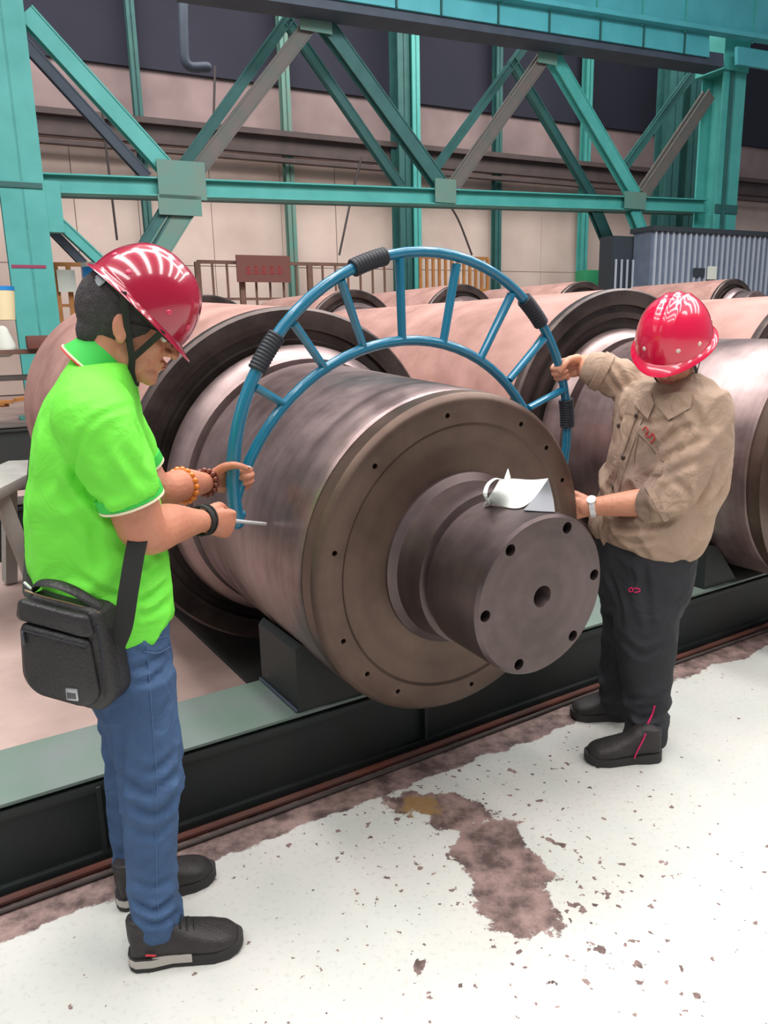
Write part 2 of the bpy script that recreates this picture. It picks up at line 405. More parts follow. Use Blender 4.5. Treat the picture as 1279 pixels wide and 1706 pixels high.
# ------------------------------------------------------------------ rolls
def frame(D, az, tilt):
    n = V(math.sin(az)*math.cos(tilt), -math.cos(az)*math.cos(tilt), math.sin(tilt)); u = V(math.cos(az), math.sin(az), 0); y = n.cross(u)
    return Matrix(((u.x, y.x, n.x, D[0]), (u.y, y.y, n.y, D[1]), (u.z, y.z, n.z, D[2]), (0, 0, 0, 1)))
def disc_holes(ang, r, rad, z0, z1):
    bm = bmesh.new()
    for a in ang:
        bmesh.ops.create_cone(bm, cap_ends=True, segments=16, radius1=rad, radius2=rad, depth=z1-z0,
                              matrix=Matrix.Translation((r*math.cos(a), r*math.sin(a), (z0+z1)/2)))
    return bm
def make_roll(M0, label, k=1.0, blen=2.6, tface=1.2, rface=.747, tneck=1.01, rd=.524, detail=True, shaft=True):
    t = thing('mill_roll', label, 'roll', M0, 'steel mill rolls lying side by side')
    if shaft:
        L_ = .367*k; rs = .235*k
        bm = lathe([(0, L_-.055), (.018*k, L_-.05), (.03*k, L_-.006), (.032*k, L_), (rs-.008, L_), (rs, L_-.008), (rs, .155*k), (rs-.014*k, .150*k), (rs-.014*k, .125*k), (rs+.008*k, .118*k),
                    (rs+.012*k, .05*k), (rs+.022*k, .02*k), (rs+.045*k, .002*k), (rs+.05*k, -.03), (0, -.03)])
        s = obj('shaft', bm, M['shaft'], t, world=False)
        if detail: drill(s, disc_holes([math.atan2(-b, a_) for a_, b in ((.077, -.19), (-.129, -.16), (.205, -.026), (-.204, .014), (.137, .155), (-.071, .19))], .203, .017, L_-.06, L_+.02))
        bm = lathe([(rs+.03*k, -.006), (.425*k, -.006), (.434*k, 0), (.50*k, 0), (rd-.012, -.006), (rd, -.022), (rd, -.075), (rd-.008, -.082), (rd-.008, -.09), (rs, -.09), (rs+.03*k, -.006)])
        s = obj('end_disc', bm, M['face'], t, world=False)
        if detail:
            angs = [R(a_) for a_ in (168, 203, 222, 240, 278, 134, 99, 62, 44, 26, 330, 305)]
            drill(s, disc_holes(angs, .466, .0085, -.03, .02))
    nk = -tneck
    prof = [(.1, -.088), (rd-.004, -.088), (rd+.003, -.10), (rd+.006, -.6*tneck), (rd+.008, nk+.05), (rd+.008, nk), (rd-.05, nk-.006), (rd-.05, nk-.048), (rd+.02, nk-.05),
            (rd+.055, nk-.09), (rd+.07, nk-.15), (rd+.03, nk-.152), (.1, nk-.152)]
    obj('bearing_neck', lathe(prof), M['bare'], t, world=False)
    rf = rface; z = -tface
    prof = [(.1, z-.03), (rf-.17, z-.03), (rf-.165, z-.002), (rf-.135, z+.006), (rf-.13, z-.03), (rf-.095, z-.03), (rf-.09, z-.004), (rf-.06, z+.004), (rf-.012, z+.002), (rf, z-.012), (rf, z-.05), (rf-.02, z-.052), (.1, z-.052)]
    obj('end_ring', lathe(prof), M['darkface'], t, world=False)
    prof = [(.1, z-.05), (rf-.006, z-.05), (rf-.002, z-.06), (rf-.002, z-blen), (rf-.02, z-blen-.01), (.5, z-blen-.01), (.5, z-blen-.6), (0, z-blen-.6)]
    obj('barrel', lathe(prof), M['barrel'], t, world=False)
    return t
D0 = V(.242, 2.341, .802)
make_roll(frame(D0, R(31.758), R(-3.605)), 'nearest steel roll, drilled end shaft facing front, blue gauge resting over its neck')
r2 = make_roll(frame(D0+U*2.18+V(0, 0, .065), AZ, 0), 'steel roll behind the man in khaki, smooth dark neck and pinkish barrel', k=1.2, tface=1.29, rface=.86, tneck=1.14, rd=.565, blen=3.2, detail=False)
make_roll(frame(D0+U*4.55-N_*.25+V(0, 0, .065), AZ, 0), 'steel roll at the right edge, only its dark ringed end and barrel seen', k=1.2, tface=1.29, rface=.86, tneck=1.14, rd=.565, blen=3.2, detail=False)
# second row behind
for i, (x, y, Y, lab) in enumerate(((345, 491, 6.9, 'far-row steel roll just right of the crimson helmet of the man in lime'), (588, 482, 7.5, 'steel roll of the far row seen under the second spoke of the blue gauge'),
                                    (770, 473, 8.4, 'steel roll of the far row showing over the barrel behind the gauge'), (975, 468, 9.4, 'steel roll of the far row just left of the helmet of the man in khaki'), (1225, 464, 10.4, 'steel roll of the far row below the slate shed'))):
    q = onpl(x, y, uv(0, -5.9), N_); zfar = q.z-1.28 if i == 0 else min(zfar, q.z-1.28); make_roll(frame(q-V(0, 0, .64)+N_*.5, AZ, 0), lab, k=1, tface=.5, rface=.64, tneck=.3, rd=.42, blen=2.0, detail=False, shaft=False)
# ------------------------------------------------------------------ skid beams and blocks
def skid(name, label, u0, u1, v, w, z0, z1, mt, ms, grp=None):
    t = thing(name, label, 'beam', uv(u0, v, 0), grp)
    c = uv((u0+u1)/2, v-w/2, 0); L_ = u1-u0; h = z1-z0
    bm = bmesh.new()
    box(bm, c+V(0, 0, z1-.03-.008), (L_, w, .03), U, bevel=.004); box(bm, c+V(0, 0, z0+.015), (L_, w, .03), U, bevel=.004)
    for s in (-.42, .42): box(bm, c+N_*(w*s)+V(0, 0, (z0+z1)/2), (L_, .02, h-.05), U)
    obj('beam_body', bm, ms, t)
    obj('top_plate', bxm(c+V(0, 0, z1-.006), (L_-.002, w-.004, .012), U, bevel=.003), mt, t)
    x = u0+.35
    while x < u1-.1:
        obj('stiffener', bxm(uv(x, v-.012, (z0+z1)/2), (.012, .05, h-.062), U), ms, t)
        x += 1.15
    return t
skid('skid_beam', 'dark green skid beam running below the nearest roll, worn pale top', -3.0, 9.0, 0, .325, 0, .28, M['beamtop'], M['beam'])
skid('skid_beam', 'second skid beam under the far ends of the rolls', -.6, 1.5, -3.72, .3, 0, .40, M['skid'], M['beam'])
skid('skid_beam', 'skid beam under the far ends of the right-hand rolls', 1.7, 9.0, -4.5, .3, 0, .32, M['skid'], M['beam'])
skid('skid_beam', 'sooty skid beam left of the man in lime, middle of the background', -9, -1.2, -4.6, .5, 0, .42, M['skid'], M['beam'], None)
skid('skid_beam', 'sooty skid beam farthest back at the left edge', -12, -.8, -7.4, .5, 0, .62, M['skid'], M['beam'], None)
skid('skid_beam', 'raised skid carrying the far row of rolls', -1.5, 15, -6.6, .35, 0, zfar-.005, M['skid'], M['beam'])
# V block under the neck
for u0, v, zc, name, lab, rr in ((.762, -.0, .83, 'cradle_block', 'dark green notched cradle under the nearest roll', .53),):
    ub = (D0-O).dot(U)
    for sgn, ll in ((-1, 'left'), (1, 'right')):
        t = thing('cradle_block', 'dark green wedge block under the nearest roll, %s side of its neck' % ll, 'block', uv(ub+sgn*.3, -.16, .28))
        bm = bmesh.new(); prof = [(-.47*-sgn*-1*-1, .281), (0, 0)]
        pr = [(.46, .281), (.46, .50), (.44, .52), (.19, .281+.005), (.19, .281)]
        for v_ in (-.012, -.315):
            pass
        a = [bm.verts.new(uv(ub+sgn*x, -.01, z)) for x, z in pr]; b = [bm.verts.new(uv(ub+sgn*x, -.315, z)) for x, z in pr]
        bm.faces.new(a); bm.faces.new(b[::-1])
        for i in range(len(pr)):
            j = (i+1) % len(pr); bm.faces.new((a[i], b[i], b[j], a[j]))
        bmesh.ops.recalc_face_normals(bm, faces=bm.faces)
        obj('wedge', bm, M['beam'], t)
        obj('base_strip', bxm(uv(ub+sgn*.466, -.165, .288), (.010, .31, .010), U, bevel=.003), M['navy'], t)
for uu, rr_, lab in ((ub+2.18, .60, 'second roll'), (ub+4.5, .58, 'third roll')):
    t = thing('cradle_block', 'dark green cradle plate under the neck of the %s' % lab, 'block', uv(uu, -.16, .28))
    for sgn in (-1, 1):
        bm = bmesh.new(); pr = [(.5, .281), (.5, .5), (.42, .48), (.25, .285), (.25, .281)]
        a = [bm.verts.new(uv(uu+sgn*x, -.02, z)) for x, z in pr]; b = [bm.verts.new(uv(uu+sgn*x, -.3, z)) for x, z in pr]
        bm.faces.new(a); bm.faces.new(b[::-1])
        for i in range(len(pr)):
            j = (i+1) % len(pr); bm.faces.new((a[i], b[i], b[j], a[j]))
        bmesh.ops.recalc_face_normals(bm, faces=bm.faces); obj('wedge', bm, M['beam'], t)
ub = (D0-O).dot(U)
tag(obj('shade_plate', bxm(uv(ub+.45, -2.0, .011), (1.52, 3.2, .022), U, bevel=.004), M['beam']), 'added dark plate standing in for shade on the floor beneath the nearest roll', 'plate')  # dark sheet laid down for the deep shade under the roll
# rusty pipes along the foot of the beam
tag(obj('rusty_pipe', tb([uv(u_, .035+.004*math.sin(u_*3), .013) for u_ in np.arange(-3, 7, .35)], .012, n=10, sub=1, rnd=False), M['rust']), 'thin rust-red pipe lying along the foot of the green beam', 'pipe')
tag(obj('rusty_pipe', tb([uv(u_, .068+.008*math.sin(u_*2+1), .008) for u_ in np.arange(-3, 7, .35)], .007, n=8, sub=1, rnd=False), M['skid']), 'thinner dark rod lying just in front of the rust-red pipe', 'pipe')
# trestle at left edge
t = thing('trestle', 'pale grey steel trestle at the left edge behind the man in lime', 'trestle', at(0, 860, 3.9)*1)
p0 = at(-30, 868, 3.7); p1 = at(70, 828, 4.6); d = (p1-p0); d.z = 0; L_ = d.length; d.normalize(); zt = .78
c = (p0+p1)/2; c.z = zt-.03
obj('top_slab', bxm(c-d.cross(V(0, 0, 1))*.0+V(-.12, .1, 0), (L_*1.3, .30, .06), d, bevel=.005), M['greyconc'], t)
for s in (-.25, .42):
    for e in (-1, 1):
        q = c+d*(L_*s)+V(-.12, .1, 0); sd = d.cross(V(0, 0, 1))
        obj('leg', tb([q+sd*.08*e-V(0, 0, .03), V(q.x, q.y, 0)+sd*.2*e+d*.1+V(0, 0, .02)], (.05), n=4, rnd=False, sub=1), M['greyconc'], t, smooth=False)

# ------------------------------------------------------------------ steel frame of the hall
P1 = at(45, 400, 16.0); P2 = at(1200, 250, 24.8)
dT = (P2-P1); dT.z = 0; dT.normalize(); nT = V(dT.y, -dT.x, 0)       # nT points toward the camera
def pl(x, y, off=0.): return onpl(x, y, P1-nT*off, nT)
PX = lambda p: (p-Vector(CAM)).length/F                         # metres per pixel there
def ibeam(bm, p, q, w, d, t=.03, side=None, kind='I'):
    """w across the picture plane, d in depth"""
    ax = (q-p).normalized(); S = ax.cross(nT).normalized() if side is None else side; c = (p+q)/2; L_ = (q-p).length
    Z = nT
    def b(cc, s): 
        box(bm, cc, s, ax, S)
    # local: X along, Z=S across, Y = S x ax = depth
    if kind == 'box': b(c, (L_, d, w))
    elif kind == 'I':
        b(c+S*(w/2-t/2), (L_, d, t)); b(c-S*(w/2-t/2), (L_, d, t)); b(c, (L_, t*.7, w))
    elif kind == 'H':       # web seen edge on, wide flange to the camera
        b(c+nT*(d/2-t/2), (L_, t, w)); b(c-nT*(d/2-t/2), (L_, t, w)); b(c, (L_, d, t))
    elif kind == 'C2':      # two channels with a gap
        for s in (-1, 1):
            b(c+nT*s*d*.35, (L_, t, w)); b(c+nT*s*d*.42+S*(w/2), (L_, d*.16, t)); b(c+nT*s*d*.42-S*(w/2), (L_, d*.16, t))
def member(name, a, b, wpx, parent=None, m='teal', off=0., d=.3, kind='I', t=.03):
    p, q = pl(*a, off), pl(*b, off); w = wpx*(PX(p)+PX(q))/2
    bm = bmesh.new(); ibeam(bm, p, q, w, d, t, kind=kind)
    return obj(name, bm, M[m], parent, smooth=False)
def col(name, xb, wpx, y0, yb_floor, lab, m='teal', off=0., d=.5, kind='H', ztop=12., slope=None):
    p = pl(xb, y0, off); p.z = 0.; q = p.copy(); q.z = ztop; w = wpx*PX(p)
    t = thing(name, lab, 'column', p)
    bm = bmesh.new(); ibeam(bm, p+V(0, 0, .03), q, w, d, .05, side=dT, kind=kind)
    obj('shaft', bm, M[m], t, smooth=False)
    obj('base_plate', bxm(p+V(0, 0, .02), (w*1.4, d*1.5, .04), dT), M[m], t, smooth=False)
    return t, p, w
cl, pL, wL = col('steel_column', 46, 58, 400, 0, 'teal steel column at the left edge with a thin red stripe')
pc = pl(47, 446, 0)
obj('red_band', bxm(pc+nT*.26, (wL*.78, .006, .06), dT), M['red_line'], cl, smooth=False)
obj('splice_plate', bxm(pl(30, 312)+nT*.27, (wL*1.05, .03, .1), dT), M['tealdark'], cl, smooth=False)
g = pl(80, 345, -.1)
obj('bracket', bxm(g, (.5, .2, .95), dT), M['teal'], cl, smooth=False)
cr, pR, wR = col('steel_column', 1194, 44, 300, 0, 'teal steel column at the right carrying the girder', d=.8)
g1 = pl(1204, 92); obj('cap_bracket', bxm(g1, (1.05, 1.0, 1.1), dT), M['teal'], cr, smooth=False)
obj('web_plate', bxm(pl(1191, 240)+nT*.41, (.1, .14, 5.0), dT), M['tealdark'], cr, smooth=False)
obj('splice_plate', bxm(pl(1190, 352)+nT*.42, (.95, .04, .25), dT), M['tealdark'], cr, smooth=False)
tr = thing('roof_truss', 'teal lattice truss between the two columns, front plane', 'truss', pL)
member('lower_chord', (62, 306), (1172, 344), 21, tr, d=.34, kind='I')
for a, b, w, m_ in (((42, 22), (292, 298), 22, 'teal'), ((518, 38), (322, 292), 19, 'brownsteel'), ((538, 38), (736, 312), 20, 'tealdark'), ((908, 92), (752, 314), 15, 'brownsteel'),
                    ((918, 92), (1056, 326), 17, 'teal'), ((1180, 158), (1068, 326), 15, 'brownsteel'), ((1052, 350), (1084, 428), 16, 'teal'), ((82, 356), (172, 440), 13, 'teal'),
                    ((318, 330), (262, 420), 30, 'tealgrey'), ((285, 336), (236, 420), 18, 'tealdark')):
    member('diagonal', a, b, w, tr, m_, d=.26, kind='C2')
for x, y, w, h in ((526, 32, .75, .5), (303, 300, 1.0, .75), (912, 92, .6, .4), (742, 318, .6, .55), (1058, 334, .8, .45), (300, 342, .9, .4)):
    p = pl(x, y, -.2); obj('gusset_plate', bxm(p, (w, .03, h), dT), M['tealgrey'], tr, smooth=False)
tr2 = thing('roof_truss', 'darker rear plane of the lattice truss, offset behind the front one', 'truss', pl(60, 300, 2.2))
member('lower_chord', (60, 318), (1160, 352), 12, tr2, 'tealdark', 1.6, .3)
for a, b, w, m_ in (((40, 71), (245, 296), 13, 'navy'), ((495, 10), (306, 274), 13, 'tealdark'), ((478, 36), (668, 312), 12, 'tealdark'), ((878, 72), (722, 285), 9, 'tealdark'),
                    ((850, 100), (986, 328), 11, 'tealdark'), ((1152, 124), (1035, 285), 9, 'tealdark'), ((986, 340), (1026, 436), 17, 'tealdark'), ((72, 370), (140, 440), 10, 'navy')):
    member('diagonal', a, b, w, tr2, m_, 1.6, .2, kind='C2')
# girder above
gd = thing('crane_girder', 'blue-green plate girder with vertical seams along the top', 'girder', pl(640, 20, -1.0))
def strip(name, ptsT, ptsB, off, thick, m):
    a, b = pl(*ptsT[0], off), pl(*ptsT[1], off); c_, d_ = pl(*ptsB[0], off), pl(*ptsB[1], off)
    bm = bmesh.new(); f = [bm.verts.new(v_+nT*thick/2) for v_ in (a, b, d_, c_)]; k = [bm.verts.new(v_-nT*thick/2) for v_ in (a, b, d_, c_)]
    bm.faces.new(f); bm.faces.new(k[::-1])
    for i in range(4): bm.faces.new((f[i], k[i], k[(i+1) % 4], f[(i+1) % 4]))
    bmesh.ops.recalc_face_normals(bm, faces=bm.faces); return obj(name, bm, M[m], gd, smooth=False)
strip('bottom_flange', ((300, -30), (1188, 96)), ((300, -8), (1188, 118)), -.5, .7, 'navy')
strip('lower_web', ((300, -84), (1180, 60)), ((300, -42), (1180, 96)), -.9, .06, 'girder')
strip('middle_flange', ((300, -92), (1340, 72)), ((300, -84), (1340, 80)), -1.05, .3, 'girder')
strip('upper_web', ((300, -420), (1340, -220)), ((300, -88), (1340, 76)), -.95, .06, 'girder')
strip('side_web', ((1226, 78), (1340, 96)), ((1226, 108), (1340, 126)), -.9, .1, 'girder')
for x in (760, 840, 920, 1000, 1076, 1148, 1262, 1330):
    y1 = 3+(x-825)*.1586; a, b_ = pl(x-8, y1-130, -1.0), pl(x, y1, -1.0)
    obj('web_seam', bxm((a+b_)/2, (.04, .05, (a-b_).length), dT), M['teal'], gd, smooth=False)
for x in (660, 735, 830, 915, 1000, 1072, 1140):
    y1 = 3+(x-825)*.1586; a, b_ = pl(x, y1+2, -.95), pl(x, y1+36, -.95)
    obj('stiffener', bxm((a+b_)/2, (.035, .06, (a-b_).length), dT), M['tealdark'], gd, smooth=False)
# wall behind
WO = 8.0
def wq(name, x0, x1, zt0, zt1, off, m, kind='structure'):
    p, q = pl(x0, 400, off), pl(x1, 400, off)
    bm = bmesh.new(); c = (p+q)/2; c.z = (zt0+zt1)/2; box(bm, c, ((q-p).length, .12, zt1-zt0), dT)
    return struct(name, bm, M[m], smooth=False)
zu = pl(500, 128, WO).z; zp = pl(500, 262, WO).z; 
wb = wq('wall_back', -500, 1900, 0, zp, WO+.2, 'wallp'); wall2 = wq('wall_back_upper', -500, 1900, zp, zu, WO+.15, 'wallu'); wq('wall_back_top', -500, 1900, zu-.35, zu+9, WO+.0, 'walld')
# wall panels (pale sheets), each with joints
xs = [-60, 40, 130, 235, 355, 470, 560, 655, 700, 822, 900, 970, 1080, 1180, 1290, 1400]
for a, b_ in zip(xs, xs[1:]):
    p, q = pl(a, 400, WO), pl(b_, 400, WO)
    for z0, z1 in ((.02, zp*.52), (zp*.52, zp-.05)):
        c = (p+q)/2; c.z = (z0+z1)/2
        o = obj('wall_panel', bxm(c+nT*random.uniform(0, .03), ((q-p).length-.02, .05, z1-z0-.02), dT), M['wallp'], None, smooth=False)
        o.parent = wb
for nme, off, y0, y1, h, m_ in (('trim_1', WO-.9, 181, 262, .16, 'dimsteel'), ('trim_2', WO-.7, 205, 275, .5, 'dimsteel'), ('trim_3', WO-.9, 232, 288, .12, 'dimsteel')):
    p, q = pl(40, y0, off), pl(1279, y1, off); q.z = p.z; d_ = (q-p); p = p-d_*.1; q = q+d_*.15
    bm = bmesh.new(); c = (p+q)/2; box(bm, c, ((q-p).length, .25, h), dT); struct(nme, bm, M[m_], smooth=False)
for x, w, lab, m_, k in ((240, 12, 'slim dark green post of the back wall, behind the left diagonals', 'tealdark', .3), (481, 13, 'slim green post of the back wall, left of the blue gauge top', 'tealgrey', .3), (827, 11, 'slim green post of the back wall over the gauge right shoulder', 'tealdark', .3),
                      (973, 12, 'slim green post of the back wall beside the slate shed', 'teal', .3)):
    col('wall_post', x, w, 300, 0, lab, m_, WO-.5, .3, 'H', zu+3)
col('wall_post', 668, 20, 300, 0, 'wide dark post of the back wall behind the gauge top', 'tealdark', WO-1.2, .6, 'H', zu+3)
col('wall_post', 689, 13, 300, 0, 'brighter green post paired with the wide dark one', 'teal', WO-1.4, .5, 'H', zu+3)
col('wall_post', 1108, 26, 300, 0, 'broad dark teal post left of the right column', 'tealdark', 4, .6, 'H', 12)
col('wall_post', 1142, 20, 300, 0, 'narrower dark teal post nearest the right column', 'tealdark', 4.4, .5, 'H', 12)
# hanging dark duct at top left
dp = thing('duct', 'dark hanging pipe bend at the top left under the roof', 'pipe', pl(305, 100, 3))
obj('pipe_run', tb([pl(305, -80, 3), pl(306, 60, 3), pl(312, 108, 3), pl(345, 112, 3)], .12, n=12), M['navy'], dp)
for pts, lab in (([(565, 425), (585, 330), (602, 262)], 'thin cable sagging behind the left of the gauge'), ([(786, 425), (765, 370), (748, 340)], 'thin cable hanging below the middle gusset'), ([(195, 400), (176, 240), (170, 180)], 'thin dark cable hanging behind the left diagonals'),
                 ([(356, 190), (358, 110)], 'short rod hanging under the dark top cladding')):
    tag(obj('cable', tb([pl(x, y, WO-1.5) for x, y in pts], .035, n=6, rnd=False), M['cable']), lab, 'cable')

# ------------------------------------------------------------------ slate shed at right
so = -2.0
sh = thing('corrugated_shed', 'slate-blue corrugated metal shed at the right below the column', 'shed', pl(1085, 470, so))
a = pl(1086, 384, so); b_ = pl(1400, 352, so); zt = a.z
c = (a+b_)/2; c.z = (zt)/2; Ls = (b_-a).length
obj('wall_sheet', bxm(c-nT*.3, (Ls, .6, zt), dT), M['shed'], sh, smooth=False)
obj('roof_edge', bxm(V(c.x, c.y, zt+.05)-nT*.3, (Ls+.1, .8, .12), dT), M['sheddark'], sh, smooth=False)
k = 0; x = .12
while x < min(Ls, 7):
    p = a+dT*x; p.z = zt/2; obj('rib', bxm(p+nT*.02, (.05, .05, zt-.02), dT), M['shedrib'], sh, smooth=False); x += .21
a2 = pl(1024, 392, so+.6); b2 = pl(1100, 384, so+.6); c = (a2+b2)/2; c.z = a2.z/2
obj('side_sheet', bxm(c-nT*.3, ((b2-a2).length, .5, a2.z), dT), M['sheddark'], sh, smooth=False)
a3 = pl(1024, 432, so+.6)
x = .05
while x < (b2-a2).length:
    p = a2+dT*x; p.z = a3.z/2; obj('rib', bxm(p+nT*.03, (.04, .04, a3.z), dT), M['shedrib'], sh, smooth=False); x += .2
obj('vent_opening', bxm(pl(1161, 454, so)+nT*.06, (.42, .03, .22), dT), M['sheddark'], sh, smooth=False)
obj('notice_sheet', bxm(pl(1182, 455, so)+nT*.07, (.34, .03, .34), dT), M['paper'], sh, smooth=False)
tag(obj('green_cabinet', bxm(pl(981, 462, 2)+V(0, 0, -.3), (.7, .5, 1.0), dT, bevel=.02), mat('green_cabinet_paint', srgb(44, 140, 92), .6)), 'small green box at the foot of the wall beside the shed', 'box')

# ------------------------------------------------------------------ railings
def railing(lab, x0, x1, yt, yb, off, npost, m, wide=(), thick=.05):
    p0, p1 = pl(x0, yt, off), pl(x1, yt, off); p1.z = p0.z; zb = 0.02
    t = thing('guard_rail', lab, 'railing', V(p0.x, p0.y, zb))
    obj('top_rail', bxm((p0+p1)/2, ((p1-p0).length, .07, .08), dT), M[m], t, smooth=False)
    c = (p0+p1)/2; c.z = p0.z-.85; obj('bottom_rail', bxm(c, ((p1-p0).length, .05, .06), dT), M[m], t, smooth=False)
    for i in range(npost):
        q = p0.lerp(p1, i/(npost-1)); h = p0.z-zb; w = thick*(2.6 if i in wide else 1)
        obj('baluster', bxm(V(q.x, q.y, zb+h/2), (w, w*.8, h), dT), M[m], t, smooth=False)
    return t, p0, zb
railing('orange guard rail between the left column and the red helmet', 84, 168, 440, 640, 1.0, 4, 'orange', (0,), .10)
railing('brown guard rail behind the left half of the gauge', 328, 640, 436, 520, 1.5, 15, 'railb', (0, 3, 8))
railing('short orange and brown guard rail seen through the gauge top', 700, 812, 428, 500, 1.5, 12, 'orange', (), .07)
bd = thing('sign_board', 'brown board with faded red characters on the rail', 'sign', pl(440, 460, 1.2))
obj('panel', bxm(pl(439, 448, 1.2), (1.35, .05, .62), dT), M['board'], bd, smooth=False)
for i in range(5):
    p = pl(413+i*13, 450, 1.2)+nT*.03; bm = bmesh.new(); box(bm, p, (.13, .01, .025), dT); box(bm, p+V(0, 0, .07), (.10, .01, .025), dT); box(bm, p+V(0, 0, -.07), (.15, .01, .025), dT); box(bm, p, (.025, .01, .2), dT)
    obj('character', bm, M['redtext'], bd, smooth=False)
tag(obj('notice', bxm(pl(111, 468, .8), (.36, .03, .45), dT), M['paper']), 'pale paper notice hung on the orange rail', 'notice')
bn = thing('bin', 'blue drum with white lid behind the helmet of the man in lime', 'bin', pl(160, 475, .6))
p = pl(159, 458, .6); obj('body', tb([p-V(0, 0, .3), p+V(0, 0, .15)], .26, n=20, rnd=False, sub=1), M['bluebin'], bn); obj('lid', tb([p+V(0, 0, .15), p+V(0, 0, .24)], .27, n=20, rnd=False, sub=1), M['paper'], bn)
# clutter at the far left
ck = thing('tool_bench', 'cluttered brown bench at the far left behind the column', 'bench', at(10, 600, 11))
obj('bench_top', bxm(at(-40, 588, 13.5), (3.0, .8, .08), dT), M['railb'], ck, smooth=False)
for dx in (-1.3, 1.2):
    p = at(-40, 588, 13.5)+dT*dx; obj('leg', bxm(V(p.x, p.y, p.z/2), (.1, .6, p.z), dT), M['skid'], ck, smooth=False)
obj('lower_shelf', bxm(at(-40, 632, 13.4), (3.0, .8, .07), dT), M['skid'], ck, smooth=False)
bk = thing('bucket', 'cream plastic bucket with blue lid at the left edge', 'bucket', at(2, 530, 13.6))
p = at(1, 505, 13.6); obj('body', tb([p-V(0, 0, .28), p+V(0, 0, .2)], [.2, .24], n=20, rnd=False, sub=1), M['cream'], bk); obj('lid', tb([p+V(0, 0, .2), p+V(0, 0, .27)], 0.245, n=20, rnd=False, sub=1), M['bluebin'], bk)
p = at(4, 566, 13.5); tag(obj('sack', tb([p-V(0, 0, .12), p+V(0, 0, .14)], [(.22, .18), (.12, .1)], n=14), M['paper']), 'white sack on the far left bench below the bucket', 'sack')
p = at(70, 588, 13.5); p.z = at(-40, 588, 13.5).z+.155; tag(obj('steel_block', bxm(p, (.45, .4, .22), dT, bevel=.02), M['rust']), 'rusty steel block on the end of the far left bench', 'block')
p = at(35, 672, 9.0); bm = bmesh.new()
for i in range(14): box(bm, p+V(random.uniform(-.45, .75), random.uniform(-.2, .2), random.uniform(-.02, .05)), (random.uniform(.1, .3), .04, .04), (random.uniform(-1, 1), random.uniform(-1, 1), 0))
o = tag(obj('scrap_pieces', bm, M['orange'], smooth=False), 'loose rusty scrap pieces on the far left skid', 'scrap'); o['kind'] = 'stuff'
# ------------------------------------------------------------------ blue ring gauge
FR = frame(D0, R(31.758), R(-3.605)); fu = V(*[FR[i][0] for i in range(3)]); fy = V(*[FR[i][1] for i in range(3)]); fn = V(*[FR[i][2] for i in range(3)])
def rp(a, b, t=.30): return D0 + fu*a - fy*b - fn*t         # b measured downwards
gg = thing('ring_gauge', 'large blue tubular half-ring gauge held over the nearest roll by both men', 'gauge', rp(-.62, -.12))
def arc(c, r, a0, a1, n=34): return [rp(c[0]+r*math.cos(R(a0+(a1-a0)*i/n)), c[1]+r*math.sin(R(a0+(a1-a0)*i/n))) for i in range(n+1)]
oc, ic = (.049, -.251), (-.016, -.02)
outer = arc(oc, .684, 170.5, 376, 40); inner = arc(ic, .64, 184, 352, 34)
outer = outer
obj('outer_tube', tb(outer, [.0165+.0055*(1-min(1, i/14)) for i in range(41)], n=18, sub=1), M['blue'], gg)
obj('inner_tube', tb([rp(-.615, -.16)]+inner[2:]+[rp(.655, -.08), rp(.685, -.06)], .0165, n=16, sub=1), M['blue'], gg)
for a, b in zip([(-0.553, -0.54), (-0.423, -0.717), (-0.264, -0.842), (-0.056, -0.913), (0.168, -0.901), (0.412, -0.807), (0.575, -0.651), (0.7, -0.463)],
                [(-0.468, -0.487), (-0.325, -0.587), (-0.186, -0.645), (-0.04, -0.659), (0.124, -0.648), (0.286, -0.592), (0.422, -0.511), (0.523, -0.403)]):
    obj('spoke', tb([rp(*a), rp(*b)], [(.019, .013), (.017, .012)], n=10, ref=fn, sub=1, rnd=False), M['blue'], gg)
for a0, a1 in ((209.5, 219.5), (246.5, 256.8), (308, 318.5), (345.5, 354.5)):
    pts = arc(oc, .684, a0, a1, 22)
    g = obj('grip', tb(pts, [.0262+.0022*(i % 2) for i in range(23)], n=18, sub=1, rnd=False), M['grip'], gg)
tip = rp(-.536, -.118); hr = at(384, 867, 2.11)
endp = rp(-.628, -.125)
obj('measuring_rod', tb([at(374, 864, 2.09), hr, tip], .0055, n=10, sub=1), M['chrome'], gg)
bmx = bmesh.new(); tube(bmx, [endp+fy*.035, endp+fy*.012], .021, n=16, sub=1); obj('anvil_head', bmx, M['blue'], gg)

